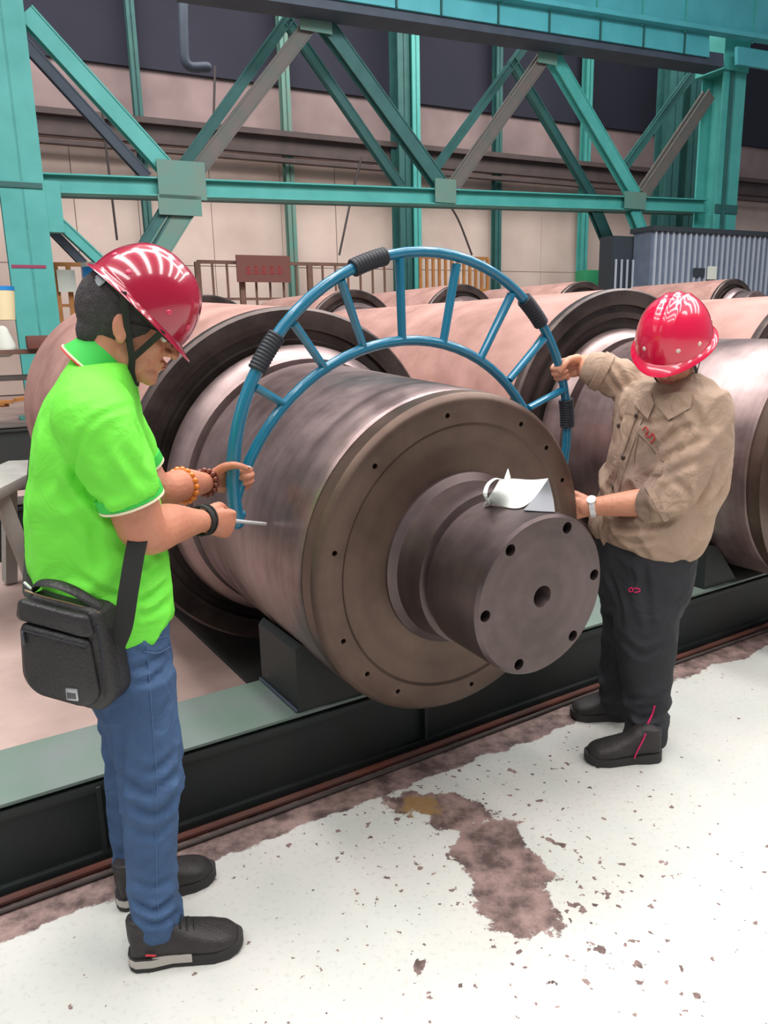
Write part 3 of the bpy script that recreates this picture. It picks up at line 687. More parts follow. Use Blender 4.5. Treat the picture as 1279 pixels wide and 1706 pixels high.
# ------------------------------------------------------------------ body helpers
def head_frame(origin, yaw, tilt, roll=0.):
    f = V(math.cos(yaw)*math.cos(tilt), math.sin(yaw)*math.cos(tilt), -math.sin(tilt)); l = V(-math.sin(yaw), math.cos(yaw), 0); u_ = f.cross(l)
    m = Matrix(((f.x, l.x, u_.x, origin[0]), (f.y, l.y, u_.y, origin[1]), (f.z, l.z, u_.z, origin[2]), (0, 0, 0, 1)))
    return m @ Matrix.Rotation(roll, 4, 'X')
def head_prims(bm, T):
    E_ = lambda c, r, M_=None: ell(bm, c, r, M_, T=T, seg=24, ring=16)
    E_((-.012, 0, .04), (.098, .077, .092)); E_((.03, 0, -.025), (.062, .062, .082)); E_((.03, 0, .035), (.065, .062, .06))
    E_((.048, 0, -.088), (.04, .038, .026)); E_((.07, 0, -.1), (.018, .02, .016))
    for s in (-1, 1):
        E_((.02, s*.043, -.06), (.045, .018, .04)); E_((.062, s*.036, -.025), (.022, .02, .022)); E_((.078, s*.03, .022), (.016, .024, .009))
        E_((-.008, s*.079, -.002), (.019, .008, .031), Matrix.Rotation(R(-12), 3, 'Y')); E_((-.004, s*.080, -.026), (.011, .007, .012))
        E_((.098, s*.012, -.033), (.012, .009, .008))
    p = [T @ V(*q) for q in ((.086, 0, .012), (.1, 0, -.01), (.112, 0, -.032))]; tube(bm, p, [.009, .011, .012], n=12)
    E_((.088, 0, -.058), (.014, .024, .008)); E_((.085, 0, -.068), (.014, .021, .008))
def head_extras(t, T, hairbox=True):
    for s in (-1, 1):
        bm = bmesh.new(); ell(bm, (.083, s*.031, .0), (.010, .013, .010), T=T, seg=16, ring=10); e = obj('eye', bm, M['eye'], t)
        bm = bmesh.new(); ell(bm, (.0915, s*.031, -.001), (.003, .0055, .0055), T=T, seg=12, ring=8); obj('iris', bm, M['hair'], e)
        obj('eyebrow', tb([T @ V(.093, s*.014, .026), T @ V(.093, s*.032, .031), T @ V(.082, s*.05, .026)], [.003, .004, .002], n=8), M['hair'], t)
    bm = bmesh.new(); ell(bm, (.097, 0, -.0595), (.006, .021, .0045), T=T); ell(bm, (.094, 0, -.067), (.007, .018, .0055), T=T); obj('lips', bm, M['lips'], t)
def hair(t, T, low=-.062):
    bm = bmesh.new(); bmesh.ops.create_uvsphere(bm, u_segments=40, v_segments=30, radius=1, matrix=Matrix.Translation((-.016, 0, .038)) @ Matrix.Diagonal((.104, .083, .098, 1)))
    bmesh.ops.bisect_plane(bm, geom=bm.verts[:]+bm.edges[:]+bm.faces[:], plane_co=(.062, 0, .03), plane_no=(.9, 0, -.45), clear_outer=True)
    bmesh.ops.bisect_plane(bm, geom=bm.verts[:]+bm.edges[:]+bm.faces[:], plane_co=(-.06, 0, low), plane_no=(.30, 0, -.95), clear_outer=True)
    bmesh.ops.holes_fill(bm, edges=bm.edges[:])
    ell(bm, (-.065, 0, -.022), (.042, .055, .05)); 
    bm.transform(T); me = remesh(bm, .004, 3); displace(me, lambda p: .0016*noise.noise(p*260)); obj('hair', me, M['hair'], t)
def helmet(t, T, mt, rv, ridges=True, straps=None, hs=1.0):
    T = T @ Matrix.Scale(hs, 4)
    """T: frame at rim centre"""
    bm = bmesh.new(); na, nb = 72, 22; A, B, Hh = .142, .119, .150; rings = []
    for j in range(nb+1):
        th = (math.pi/2)*j/nb; r = []
        if j == nb: rings.append([bm.verts.new((0, 0, Hh+.004))]); break
        for i in range(na):
            ph = 2*math.pi*i/na; c = math.cos(th)**.86; x = A*c*math.cos(ph); y = B*c*math.sin(ph); z = Hh*math.sin(th)**.98
            d = 0
            if ridges and j > 4:
                for yy in (-.034, 0, .034): d += .005*math.exp(-((y-yy)/.008)**2)*(1 if x > -.11 else 0)*min(1, (z-.06)/.05 if z > .06 else 0)
            r.append(bm.verts.new((x, y, z+d)))
        rings.append(r)
    brim = []
    for k, (ex, dz) in enumerate(((.004, -.003), (.014, -.009), (.016, -.0125), (.012, -.0125))):
        r = []
        for i in range(na):
            ph = 2*math.pi*i/na; vis = max(0, math.cos(ph))**3*.026*(k > 0)
            r.append(bm.verts.new(((A+ex+vis)*math.cos(ph), (B+ex)*math.sin(ph), dz-vis*.22-.010*(max(0, -math.cos(ph))**2))))
        brim.append(r)
    alls = brim[::-1]+rings
    for r0, r1 in zip(alls, alls[1:]):
        for i in range(na):
            i2 = (i+1) % na
            if len(r1) == 1: bm.faces.new((r0[i], r0[i2], r1[0]))
            else: bm.faces.new((r0[i], r0[i2], r1[i2], r1[i]))
    me = bpy.data.meshes.new('h'); bmesh.ops.recalc_face_normals(bm, faces=bm.faces); bm.to_mesh(me); bm.free()
    o = bpy.data.objects.new('h', me); C.objects.link(o); md = o.modifiers.new('s', 'SOLIDIFY'); md.thickness = .0032; md.offset = -1
    dg = bpy.context.evaluated_depsgraph_get(); me2 = bpy.data.meshes.new_from_object(o.evaluated_get(dg)); bpy.data.objects.remove(o)
    me2.transform(T)
    h = obj('safety_helmet', me2, mt, t, angle=50)
    for ph in (28, 62, 118, 152, -28, -62, -118, -152):
        th = R(14 if abs(ph) in (62, 118) else 17); c = math.cos(th)**.86
        p = V(A*c*math.cos(R(ph)), B*c*math.sin(R(ph)), Hh*math.sin(th)); n = V(p.x/A**2, p.y/B**2, p.z/Hh**2).normalized()
        bm = bmesh.new(); ell(bm, p, (.0075, .0075, .003), n.to_track_quat('Z', 'Y').to_matrix(), seg=12, ring=8, T=T); obj('rivet', bm, rv, h)
    # suspension band and nape pad
    pts = [T @ V(.112*math.cos(a_)-.004, .094*math.sin(a_), -.004) for a_ in np.linspace(0, 2*math.pi, 33)[:-1]]
    obj('head_band', tb(pts, (.014), n=8, closed=True, sub=1), M['strap'], h)
    pts = [T @ V(-.118*math.cos(a_)-.006, .1*math.sin(a_), -.026) for a_ in np.linspace(-.75, .75, 12)]
    obj('nape_band', tb(pts, [(.011, .003)]*12, n=8, ref=T.to_3x3() @ V(0, 0, 1), sub=1), M['susp'], h)
    bm = bmesh.new(); box(bm, (-.122, 0, -.03), (.014, .05, .026), bevel=.004); bm.transform(T); obj('adjuster', bm, M['susp'], h)
    return h
def strap_line(par, pts, w=.0075, th=.0016, nm='chin_strap', T=None, out=None):
    P = [T @ V(*q) for q in pts]; obj(nm, tb(P, [(w, th)]*len(P), n=8, ref=(T.to_3x3() @ V(1, 0, 0)), sub=5), M['strap'], par)
def hand(bm, bar, X, Y, Z, rb=.02, curls=(62, 78, 58), thumb=None, sc_=1.0, bx=.078, bz=None, nails=None, openf=1.):
    """grip a bar through point bar running along Y; X = reach direction, Z = out of the back of the hand. returns wrist"""
    X, Y, Z = (Vector(v_).normalized() for v_ in (X, Y, Z))
    bz = (rb+.0155) if bz is None else bz
    o = Vector(bar) - X*bx*sc_ + Z*bz
    P = lambda x, y, z: o + X*x*sc_ + Y*y*sc_ + Z*z*sc_
    tube(bm, [P(-.012, 0, 0), P(.025, 0, .002), P(.06, 0, .004), P(.086, 0, .003)], [(.029*sc_, .021*sc_), (.036*sc_, .018*sc_), (.041*sc_, .0155*sc_), (.039*sc_, .012*sc_)], ref=Y, n=20)
    ell(bm, P(.028, .024, -.012), (.03*sc_, .017*sc_, .017*sc_), Matrix((X, Y, Z)).transposed())
    ell(bm, P(.03, -.024, -.01), (.03*sc_, .014*sc_, .014*sc_), Matrix((X, Y, Z)).transposed())
    for i, (y, L1, L2, L3, r) in enumerate(((.030, .042, .026, .021, .0088), (.010, .046, .03, .023, .0092), (-.010, .043, .028, .022, .0088), (-.0285, .034, .021, .019, .0076))):
        a = 0.; x, z = .084-(.004 if i == 3 else 0), .004; pts = [P(x-.02, y, z), P(x, y, z)]; rr = [r*1.02*sc_, r*1.1*sc_]
        for L_, c_ in zip((L1, L2, L3), curls):
            a += R(c_*(1+.04*(i-1))); x += L_*math.cos(a)*openf; z -= L_*math.sin(a)
            pts.append(P(x, y*.97, z)); rr.append(r*sc_*(1.03 if len(pts) < 5 else .86))
        tube(bm, pts, rr, n=12, sub=3)
        if nails is not None:
            d = (pts[-1]-pts[-2]).normalized(); nn = (pts[-1]-(o+X*.075-Z*bz)).normalized(); nn = (nn-d*nn.dot(d)).normalized()
            nails.append((pts[-1]+d*r*.35*sc_+nn*r*.72*sc_, d, nn, r*.72*sc_))
    th = thumb or ((.012, .026, -.008), (.045, .045, -.024), (.072, .05, -.042), (.096, .04, -.056))
    tp = [P(*q) for q in th]; tube(bm, tp, [.017*sc_, .0135*sc_, .0112*sc_, .0088*sc_], n=12, sub=4)
    if nails is not None:
        d = (tp[-1]-tp[-2]).normalized(); nn = (Y-d*Y.dot(d)).normalized(); nails.append((tp[-1]+d*.003+nn*.0068, d, nn, .0075))
    return o - X*.014*sc_
def add_nails(t, L_):
    for p, d, nn, r in L_:
        bm = bmesh.new(); ell(bm, p, (r*1.15, r*.85, .0016), Matrix((d, nn.cross(d), nn)).transposed(), seg=12, ring=8); obj('fingernail', bm, M['nail'], t)
def ringband(name, c, axis, r, w, th, m, par, ra=None):
    axis = Vector(axis).normalized(); A = axis.orthogonal().normalized() if ra is None else (Vector(ra)-axis*Vector(ra).dot(axis)).normalized(); B = axis.cross(A)
    r = r if isinstance(r, tuple) else (r, r)
    pts = [Vector(c)+A*r[0]*math.cos(a_)+B*r[1]*math.sin(a_) for a_ in np.linspace(0, 2*math.pi, 29)[:-1]]
    bm = bmesh.new(); rings = []
    for p in pts:
        o_ = (p-Vector(c)).normalized(); rings.append([bm.verts.new(p+o_*a_*th+axis*b_*w) for a_, b_ in ((0, -.5), (1, -.45), (1, .45), (0, .5))])
    for i in range(len(rings)):
        for k in range(4): bm.faces.new((rings[i][k], rings[i][(k+1) % 4], rings[(i+1) % len(rings)][(k+1) % 4], rings[(i+1) % len(rings)][k]))
    bmesh.ops.recalc_face_normals(bm, faces=bm.faces)
    return obj(name, bm, m, par)
def beads(name, c, axis, r, br, n, m, par, bead='bead'):
    axis = Vector(axis).normalized(); A = axis.orthogonal().normalized(); B = axis.cross(A)
    b_ = obj(name, tb([Vector(c)+A*r*math.cos(a_)+B*r*math.sin(a_) for a_ in np.linspace(0, 2*math.pi, 25)[:-1]], .0015, n=6, closed=True, sub=1), m, par)
    for i in range(n):
        a_ = 2*math.pi*i/n; bm = bmesh.new(); ell(bm, Vector(c)+A*r*math.cos(a_)+B*r*math.sin(a_), (br, br, br), seg=12, ring=8); obj(bead, bm, m, b_)
def shoe(par, heel, toe, k=1.0, up_=.09, mshoe='shoe', sole='soleb', mid='solew', lace=True, lift=0, wide=1.0):
    """heel, toe: ground points"""
    heel = Vector(heel); toe = Vector(toe); d = toe-heel; L_ = d.length; d.normalize(); s = V(-d.y, d.x, 0); Z = V(0, 0, 1)
    P = lambda x, y, z: heel + d*x*L_ + s*y + Z*z
    prof = [(.03, .030, .052, .085), (.10, .036, .060, .10), (.22, .036, .062, .105), (.34, .036, .056, .10), (.46, .039, .044, .082), (.60, .045, .036, .064), (.74, .049, .030, .052), (.88, .043, .024, .042), (.97, .026, .016, .030)]
    bm = bmesh.new()
    loft(bm, [(P(x, 0, .012+h), s*w*wide, Z*h) for x, w, h, _ in [(a_, b_, c_*k, 0) for a_, b_, c_, _ in prof]], n=24, sup=2.5)
    tube(bm, [P(.18, 0, .07), P(.16, 0, up_+.035)], [(.037, .05), (.034, .046)], ref=s, n=18, rnd=False)
    me = remesh(bm, .0045, 6); displace(me, lambda p: .0012*noise.noise(p*45)); sh_ = obj('shoe', me, M[mshoe], par)
    def slab(z0, z1, g, nm, m_, xmax=2.):
        bm = bmesh.new(); lo, hi = [], []
        ol = []
        for x, w in ((-.01, .012), (.01, .026), (.06, .036), (.2, .040), (.38, .037), (.55, .044), (.74, .051), (.88, .046), (.96, .034), (1.0, .018), (1.012, .004)):
            if x <= xmax: ol.append((x, w*wide+g))
        loop = [(x, w) for x, w in ol]+[(x, -w) for x, w in ol[::-1]]
        rise = lambda x: .010*max(0, (x-.75)/.25)**2 + .004*max(0, (.1-x)/.1)
        a_ = [bm.verts.new(P(x, w, z0+rise(x))) for x, w in loop]; b_ = [bm.verts.new(P(x, w*.97, z1+rise(x)+(.008 if x < .25 and nm == 'midsole' else 0))) for x, w in loop]
        bm.faces.new(a_[::-1]); bm.faces.new(b_)
        for i in range(len(loop)):
            j = (i+1) % len(loop); bm.faces.new((a_[i], a_[j], b_[j], b_[i]))
        bmesh.ops.recalc_face_normals(bm, faces=bm.faces); obj(nm, bm, M[m_], sh_, angle=40)
    slab(.001, .014, 0, 'outsole', sole); slab(.014, .027, -.0008, 'midsole', sole)
    if mid != sole: slab(.013, .031, .0012, 'heel_wedge', mid, .56)
    if lace:
        for i in range(5):
            x = .36+.055*i; h = .128-.0092*i*1.0
            obj('lace', tb([P(x, -.022, h-.012), P(x+.012, 0, h+.002), P(x+.004, .022, h-.012)], .0026, n=6), M['strap'], sh_)
    return sh_, P, d, s
from mathutils.bvhtree import BVHTree
def soften(me, it=2, f=.5):
    nv = len(me.vertices); co = np.empty(nv*3); me.vertices.foreach_get('co', co); co = co.reshape(-1, 3)
    ed = np.empty(len(me.edges)*2, dtype=np.int64); me.edges.foreach_get('vertices', ed); ed = ed.reshape(-1, 2); cnt = np.bincount(ed.ravel(), minlength=nv)[:, None]
    for _ in range(it):
        s = np.zeros_like(co)
        for k in range(3): s[:, k] = np.bincount(ed[:, 0], co[ed[:, 1], k], nv)+np.bincount(ed[:, 1], co[ed[:, 0], k], nv)
        co += f*(s/cnt-co)
    me.vertices.foreach_set('co', co.ravel()); me.update()
def crease(me, lines):
    """press folds into a garment along drawn lines: (points, depth, width)"""
    nv = len(me.vertices); co = np.empty(nv*3); me.vertices.foreach_get('co', co); co = co.reshape(-1, 3)
    t_ = BVHTree.FromPolygons([tuple(c) for c in co], [tuple(q.vertices) for q in me.polygons])
    no = np.empty(nv*3); me.vertex_normals.foreach_get('vector', no); no = no.reshape(-1, 3); off = np.zeros(nv)
    for pts, dep, wd_ in lines:
        P = crom([V(x, y, 0) for x, y in pts], 8); H = []
        for q in P:
            h = t_.ray_cast(Vector(CAM), Vector(ray(q.x, q.y)).normalized())
            if h[0] is not None: H.append(h[0])
        if len(H) < 2: continue
        H = np.array([tuple(h) for h in H]); n_ = len(H); best = np.full(nv, 9.); at_ = np.zeros(nv)
        near_ = np.where(np.linalg.norm(co-H.mean(0), axis=1) < .35)[0]
        for i in range(n_-1):
            a, d = H[i], H[i+1]-H[i]; L2 = d@d
            if L2 < 1e-12: continue
            tt = np.clip((co[near_]-a)@d/L2, 0, 1); dist = np.linalg.norm(co[near_]-a-tt[:, None]*d, axis=1)
            m_ = dist < best[near_]; idx = near_[m_]; best[idx] = dist[m_]; at_[idx] = (i+tt[m_])/(n_-1)
        fade = np.clip(np.minimum(at_, 1-at_)*5, .15, 1)
        off += fade*dep*(-np.exp(-(best/wd_)**2)+.75*np.exp(-((best-1.7*wd_)/(.9*wd_))**2))
    off = np.clip(off, -.012, .009); co += no*off[:, None]; me.vertices.foreach_set('co', co.ravel()); me.update(); soften(me, 2)
# ------------------------------------------------------------------ person in lime polo
PA = thing('person', 'person in lime polo shirt and jeans with crimson helmet, holding the gauge at left', 'person', V(-.60, 1.76, 0))
fA = V(math.cos(R(14)), math.sin(R(14)), 0); lA = V(-math.sin(R(14)), math.cos(R(14)), 0); Zv = V(0, 0, 1)
def stA(xl, xr, y, lat, Yc=1.78, dy=0., k=1.0):
    a, b = at(xl, y, Yc), at(xr, y, Yc); c = (a+b)/2; hw = (b-a).length/2
    # silhouette half width of a rotated ellipse: solve the depth half axis
    s = abs(fA.y); dep = math.sqrt(max(hw*hw-(lat*s)**2, .0025))/fA.x
    return (c, fA*dep*k, lA*lat*k)
bm = bmesh.new()                                       # shirt
tor = [stA(118, 222, 604, .085), stA(100, 228, 628, .15), stA(82, 233, 655, .185), stA(66, 240, 700, .2), stA(57, 246, 750, .2), stA(53, 255, 810, .192), stA(55, 264, 870, .188), stA(59, 274, 930, .186), stA(68, 286, 985, .185), stA(84, 285, 1022, .182), stA(92, 281, 1046, .178)]
loft(bm, tor, n=36)
shR = at(158, 700, 1.62); shL = at(172, 688, 1.96)
elR = at(240, 884, 1.665); cuR = at(224, 822, 1.64)
tube(bm, [shR+V(-.01, .05, .03), shR, at(190, 765, 1.61), at(217, 826, 1.625)], [.08, .084, .076, .068], n=24, rnd=False)
elL = at(262, 815, 2.03)
tube(bm, [shL+V(-.02, -.05, .03), shL, at(215, 745, 2.0), at(232, 775, 2.02)], [.08, .082, .07, .062], n=24, rnd=False)
tube(bm, [at(170, 615, 1.79), at(172, 640, 1.79)], [(.07, .07), (.078, .11)], n=24, ref=fA)
me = remesh(bm, .0065, 7)
def fA_disp(p):
    q = p - Vector((-.6, 1.76, 0)); z = q.z
    m = .55+.6*math.exp(-((z-.85)/.13)**2)+.35*math.exp(-((z-1.12)/.12)**2)
    return folds(.013, 7.5, (.75, .2, .55), 3.2, 3.1)(p)*m*(.25+.75*min(1, max(0, (1.36-z)/.15))) + .004*noise.noise(p*14)
displace(me, fA_disp)
crease(me, [([(248, 672), (200, 680), (158, 700), (132, 735), (124, 785), (136, 835)], .004, .007), ([(112, 770), (140, 812), (178, 858)], .011, .014), ([(128, 800), (160, 845), (200, 872)], .009, .012), ([(100, 800), (130, 850), (170, 890)], .007, .014),
            ([(150, 860), (160, 920), (168, 960)], .004, .012), ([(228, 1005), (255, 990), (288, 962)], .009, .011), ([(210, 985), (250, 965), (284, 935)], .007, .012), ([(100, 985), (150, 1000), (200, 1028)], .008, .012), ([(120, 955), (165, 985), (205, 1000)], .006, .012),
            ([(190, 900), (230, 930), (262, 960)], .006, .014), ([(225, 1025), (255, 1020), (284, 1000)], .006, .01), ([(200, 740), (222, 780), (250, 810)], .006, .014), ([(165, 740), (180, 780), (205, 815)], .005, .014), ([(225, 700), (238, 735), (246, 775)], .006, .011), ([(75, 700), (85, 760), (90, 830)], .004, .02)]); sA_ = obj('polo_shirt', me, M['lime'], PA)
# cuffs
def cuff(par, p0, p1, r, m1, m2, flare=1.0, ref=None):
    d = (p1-p0).normalized(); ringband('sleeve_rib', p1-d*.012, d, r, .026, .0035, m1, par, ra=ref); ringband('sleeve_trim', p1+d*.0035, d, r, .006, .0038, m2, par, ra=ref)
d = (at(216, 828, 1.62)-at(192, 770, 1.60)).normalized()
cuff(sA_, at(192, 768, 1.612), at(218, 832, 1.628), (.0685), M['green'], M['trimw'])
cuff(sA_, at(215, 745, 2.0), at(233, 778, 2.02), (.062), M['green'], M['trimw'])
# collar : a folded band round the neck
bm = bmesh.new(); n = 40; rows = []
nk = at(170, 608, 1.79); up_c = (V(.72, .18, 1)).normalized()
Xc = (fA-up_c*fA.dot(up_c)).normalized(); Yc_ = up_c.cross(Xc)
for k_, (r, h) in enumerate(((.060, .028), (.066, .034), (.078, .010), (.0935, -.022), (.0905, -.024), (.072, .010))):
    row = []
    for i in range(n):
        a_ = R(14)+2*math.pi*(1-28/360)*i/(n-1); fr = math.cos(a_); 
        row.append(bm.verts.new(nk + Xc*(r*1.0*fr+.004) + Yc_*r*.98*math.sin(a_) + up_c*(h-.030*max(0, fr)*(k_ in (3, 4))-.012*fr)))
    rows.append(row)
for r0, r1 in zip(rows, rows[1:]+rows[:1]):
    for i in range(n-1): bm.faces.new((r0[i], r0[i+1], r1[i+1], r1[i]))
bmesh.ops.recalc_face_normals(bm, faces=bm.faces)
rim = [v_.co.copy() for v_ in rows[3]]; rim2 = [v_.co.copy() for v_ in rows[1]]
co_ = obj('collar', bm, M['green'], sA_, angle=60)
obj('collar_trim', tb([p+(p-nk).normalized()*.001 for p in rim], .0026, n=8, sub=1), M['trimw'], co_)
obj('collar_stripe', tb([p+(p-nk).normalized()*.0015-up_c*.004 for p in rim], .0018, n=8, sub=1), M['trimr'], co_)
obj('placket_facing', tb([nk+Xc*.066+up_c*.02-Yc_*.02, nk+Xc*.08-up_c*.01-Yc_*.012, nk+Xc*.10-up_c*.05, nk+Xc*.115-up_c*.085], [(.016, .004)]*3+[(.010, .004)], ref=Yc_, n=10), M['logor'], co_)
# jeans
bm = bmesh.new()
def legst(pts, Y0, Y1, latk=1.0):
    out = []
    for i, (xl, xr, y) in enumerate(pts):
        Y = Y0+(Y1-Y0)*i/(len(pts)-1); a, b = at(xl, y, Y), at(xr, y, Y); hw = (b-a).length/2; out.append(((a+b)/2, V(1, 0, 0)*hw, V(0, 1, 0)*hw*latk))
    return out
loft(bm, [stA(108, 281, 1035, .168), stA(128, 283, 1060, .17), stA(140, 288, 1110, .175), stA(158, 289, 1160, .168), stA(176, 285, 1195, .13)], n=32)
near = [(158, 290, 1120), (172, 292, 1180), (186, 297, 1230), (199, 302, 1275), (204, 303, 1310), (206, 298, 1350), (208, 294, 1400), (212, 294, 1450), (216, 298, 1500), (226, 302, 1538), (233, 298, 1552)]
loft(bm, legst(near, 1.70, 1.625, .95), n=28)
far = [(150, 280, 1100), (165, 280, 1170), (176, 278, 1230), (176, 275, 1290), (181, 270, 1340), (186, 268, 1390), (190, 266, 1430), (196, 268, 1462), (203, 268, 1474)]
loft(bm, legst(far, 1.88, 1.885, .95), n=28)
me = remesh(bm, .0065, 6)
def jdisp(p):
    z = p.z; m = .3+1.0*math.exp(-((z-.48)/.09)**2)+.8*math.exp(-((z-.10)/.06)**2)+.3*math.exp(-((z-.8)/.08)**2)
    return folds(.009, 12, (.9, .1, .35), 3.0, 8.)(p)*m + .002*noise.noise(p*30)
displace(me, jdisp)
crease(me, [([(200, 1288), (240, 1322), (275, 1305), (303, 1275)], .010, .012), ([(208, 1335), (250, 1358), (280, 1345), (300, 1308)], .011, .012), ([(206, 1262), (240, 1285), (270, 1275), (300, 1250)], .006, .012), ([(214, 1375), (255, 1392), (292, 1362)], .006, .012),
            ([(214, 1495), (255, 1518), (298, 1490)], .010, .010), ([(220, 1522), (260, 1540), (300, 1518)], .009, .009), ([(212, 1460), (250, 1478), (296, 1462)], .006, .010), ([(205, 1120), (240, 1110), (284, 1082)], .006, .010), ([(205, 1150), (235, 1140), (275, 1128)], .004, .01), ([(200, 1200), (203, 1300), (207, 1380)], .006, .010)])
je = obj('jeans', me, M['denim'], PA)
cJ = None
wb_ = [stA(157, 283, 1052, .174)]
def caster0(o):
    me = o.data; base = BASE[o.name]; vs = [base @ v_.co for v_ in me.vertices]; t_ = BVHTree.FromPolygons(vs, [tuple(q.vertices) for q in me.polygons])
    def f(x, y, lift=.003):
        h = t_.ray_cast(Vector(CAM), Vector(ray(x, y)).normalized()); return h[0]+h[1]*lift if h[0] is not None else None
    return f
cJ = caster0(je)
def stitch(nm, pts, r, m_, par, cst):
    P = [cst(q.x, q.y, .0005) for q in crom([V(x, y, 0) for x, y in pts], 6)]; P = [q for q in P if q is not None]
    if len(P) > 2: obj(nm, tb(P, r, n=6, sub=1), m_, par)
stitch('side_seam', [(244, 1075), (250, 1150), (256, 1230), (262, 1310), (260, 1400), (262, 1490), (266, 1535)], .0016, M['seam'], je, cJ)
stitch('pocket_seam', [(240, 1086), (262, 1088), (283, 1078)], .0022, M['seam'], je, cJ)
stitch('waist_seam', [(204, 1066), (245, 1068), (283, 1058)], .0018, M['seam'], je, cJ)
# body (head, neck, arms, hands, hidden trunk) as one surface
NA = []
hoA = at(212, 546, 1.80); TA = head_frame(hoA, R(14), R(17))
bm = bmesh.new(); head_prims(bm, TA)
tube(bm, [TA @ V(-.028, 0, -.01), at(183, 590, 1.79), at(170, 625, 1.79), at(162, 670, 1.79)], [(.056, .058), (.056, .060), (.07, .075), (.08, .13)], ref=fA, n=24)
loft(bm, [(c_, a_*.86, b_*.86) for c_, a_, b_ in tor[2:]], n=28)
loft(bm, [(c_, a_*.55, b_*.55) for c_, a_, b_ in legst(near, 1.70, 1.625, .95)], n=20); loft(bm, [(c_, a_*.55, b_*.55) for c_, a_, b_ in legst(far, 1.88, 1.885, .95)], n=20)
# left (far) hand on the bars
barL = rp(-.606, -.262); barY = (rp(-.634, -.33)-rp(-.618, -.18)).normalized()
XL = V(.93, .36, .10); XL = (XL-barY*XL.dot(barY)).normalized(); ZL = -(XL.cross(barY)); 
wL_ = hand(bm, barL+barY*.005, XL, barY, ZL, rb=.022, curls=(52, 82, 60), nails=NA, thumb=((.012, .028, -.010), (.034, .050, -.046), (.062, .056, -.073), (.092, .042, -.077)))
tube(bm, [shL, at(225, 765, 2.03), elL, (elL+wL_)*.5+V(0, 0, .004), wL_*.9+elL*.1, wL_+XL*.01], [.055, .052, .047, .045, .031, (.029)], n=20)
# right (near) hand pinching the rod
rodd = (tip-at(374, 864, 2.09)).normalized(); XR = (rodd+V(.25, -.1, -.02)).normalized(); YR = V(.15, 0, 1); YR = (YR-XR*YR.dot(XR)).normalized(); ZR = XR.cross(YR)
if ZR.y > 0: ZR = -ZR
wR_ = hand(bm, at(366, 868, 2.045), XR, YR, ZR, rb=.012, curls=(70, 88, 62), nails=NA, bx=.072, thumb=((.012, .026, -.008), (.045, .040, -.018), (.075, .036, -.03), (.1, .022, -.032)))
tube(bm, [shR, at(214, 815, 1.635), elR, (elR*.62+wR_*.38)+V(0, 0, .004), wR_*.85+elR*.15, wR_+XR*.01], [.06, .056, .053, .051, .033, .030], n=20)
me = remesh(bm, .0034, 5, .45); displace(me, lambda p: .0006*noise.noise(p*90)); obj('body', me, M['skin'], PA)
add_nails(PA, NA)
head_extras(PA, TA); hair(PA, TA, -.072)
THA = head_frame(at(234, 508, 1.80), R(14), R(48))
hA = helmet(PA, THA, M['helmet'], M['rivet'], hs=.88)
def straps(par, T, TH):
    for s in (-1, 1):
        Ti = T.inverted(); f_ = Ti @ (TH @ V(.075, s*.098, -.006)); b_ = Ti @ (TH @ V(-.035, s*.112, -.006)); j = V(.028, s*.074, -.062)
        strap_line(par, [f_, V((f_.x+j.x)/2, s*.079, (f_.z+j.z)/2), j], T=T); strap_line(par, [b_, V((b_.x*1.2+j.x)/2.2, s*.088, (b_.z+j.z)/2), j], T=T)
        strap_line(par, [j, V(.032, s*.062, -.09), V(.042, s*.03, -.118), V(.044, 0, -.124)], T=T)
straps(hA, TA, THA)
# spectacles
sp_ = obj('spectacles', tb([TA @ V(.0, -.083, .012), TA @ V(.06, -.077, .012), TA @ V(.098, -.062, .008)], .0018, n=6), M['lens'], PA)
for s in (-1, 1): obj('lens_rim', tb([TA @ V(.106-.006*abs(math.cos(a_)), s*.032+.024*math.cos(a_), .002+.017*math.sin(a_)) for a_ in np.linspace(0, 6.28, 21)[:-1]], .0016, n=6, closed=True, sub=1), M['lens'], sp_)
obj('temple', tb([TA @ V(.0, .083, .012), TA @ V(.06, .077, .012), TA @ V(.098, .062, .008)], .0018, n=6), M['lens'], sp_)
# bracelets, watch band
dL = (wL_-elL).normalized(); beads('wooden_bracelet', wL_-dL*.018, dL, .037, .0088, 14, M['woodbead'], PA)
pb = elL.lerp(wL_, .46); beads('amber_bracelet', pb, (dL+V(.05, 0, .12)), .047, .0096, 17, M['amber'], PA)
dR = (wR_-elR).normalized(); ringband('wrist_strap', wR_-dR*.004, dR+V(.1, 0, .1), (.037, .033), .020, .004, M['strap'], PA, ra=(0, 0, 1)); ringband('wrist_strap', wR_+dR*.022, dR+V(.2, 0, .05), (.038, .033), .006, .004, M['strap'], PA, ra=(0, 0, 1))
# shoes
shN, Ps, d_, s_ = shoe(PA, onz(218, 1606), onz(404, 1572), 1.0, up_=.10)
obj('logo_patch', tb([Ps(.16, -.041, .052), Ps(.24, -.0405, .046)], [(.003, .0015)]*2, ref=Zv, n=6, sub=1), M['logor'], shN)
obj('sock', tb([Ps(.2, 0, .07), Ps(.21, 0, .125)], [(.031, .036)]*2, ref=s_, n=20, sub=1), M['sock'], PA)
shF, Ps, d_, s_ = shoe(PA, onz(196, 1510), onz(358, 1456), 1.0, up_=.10)
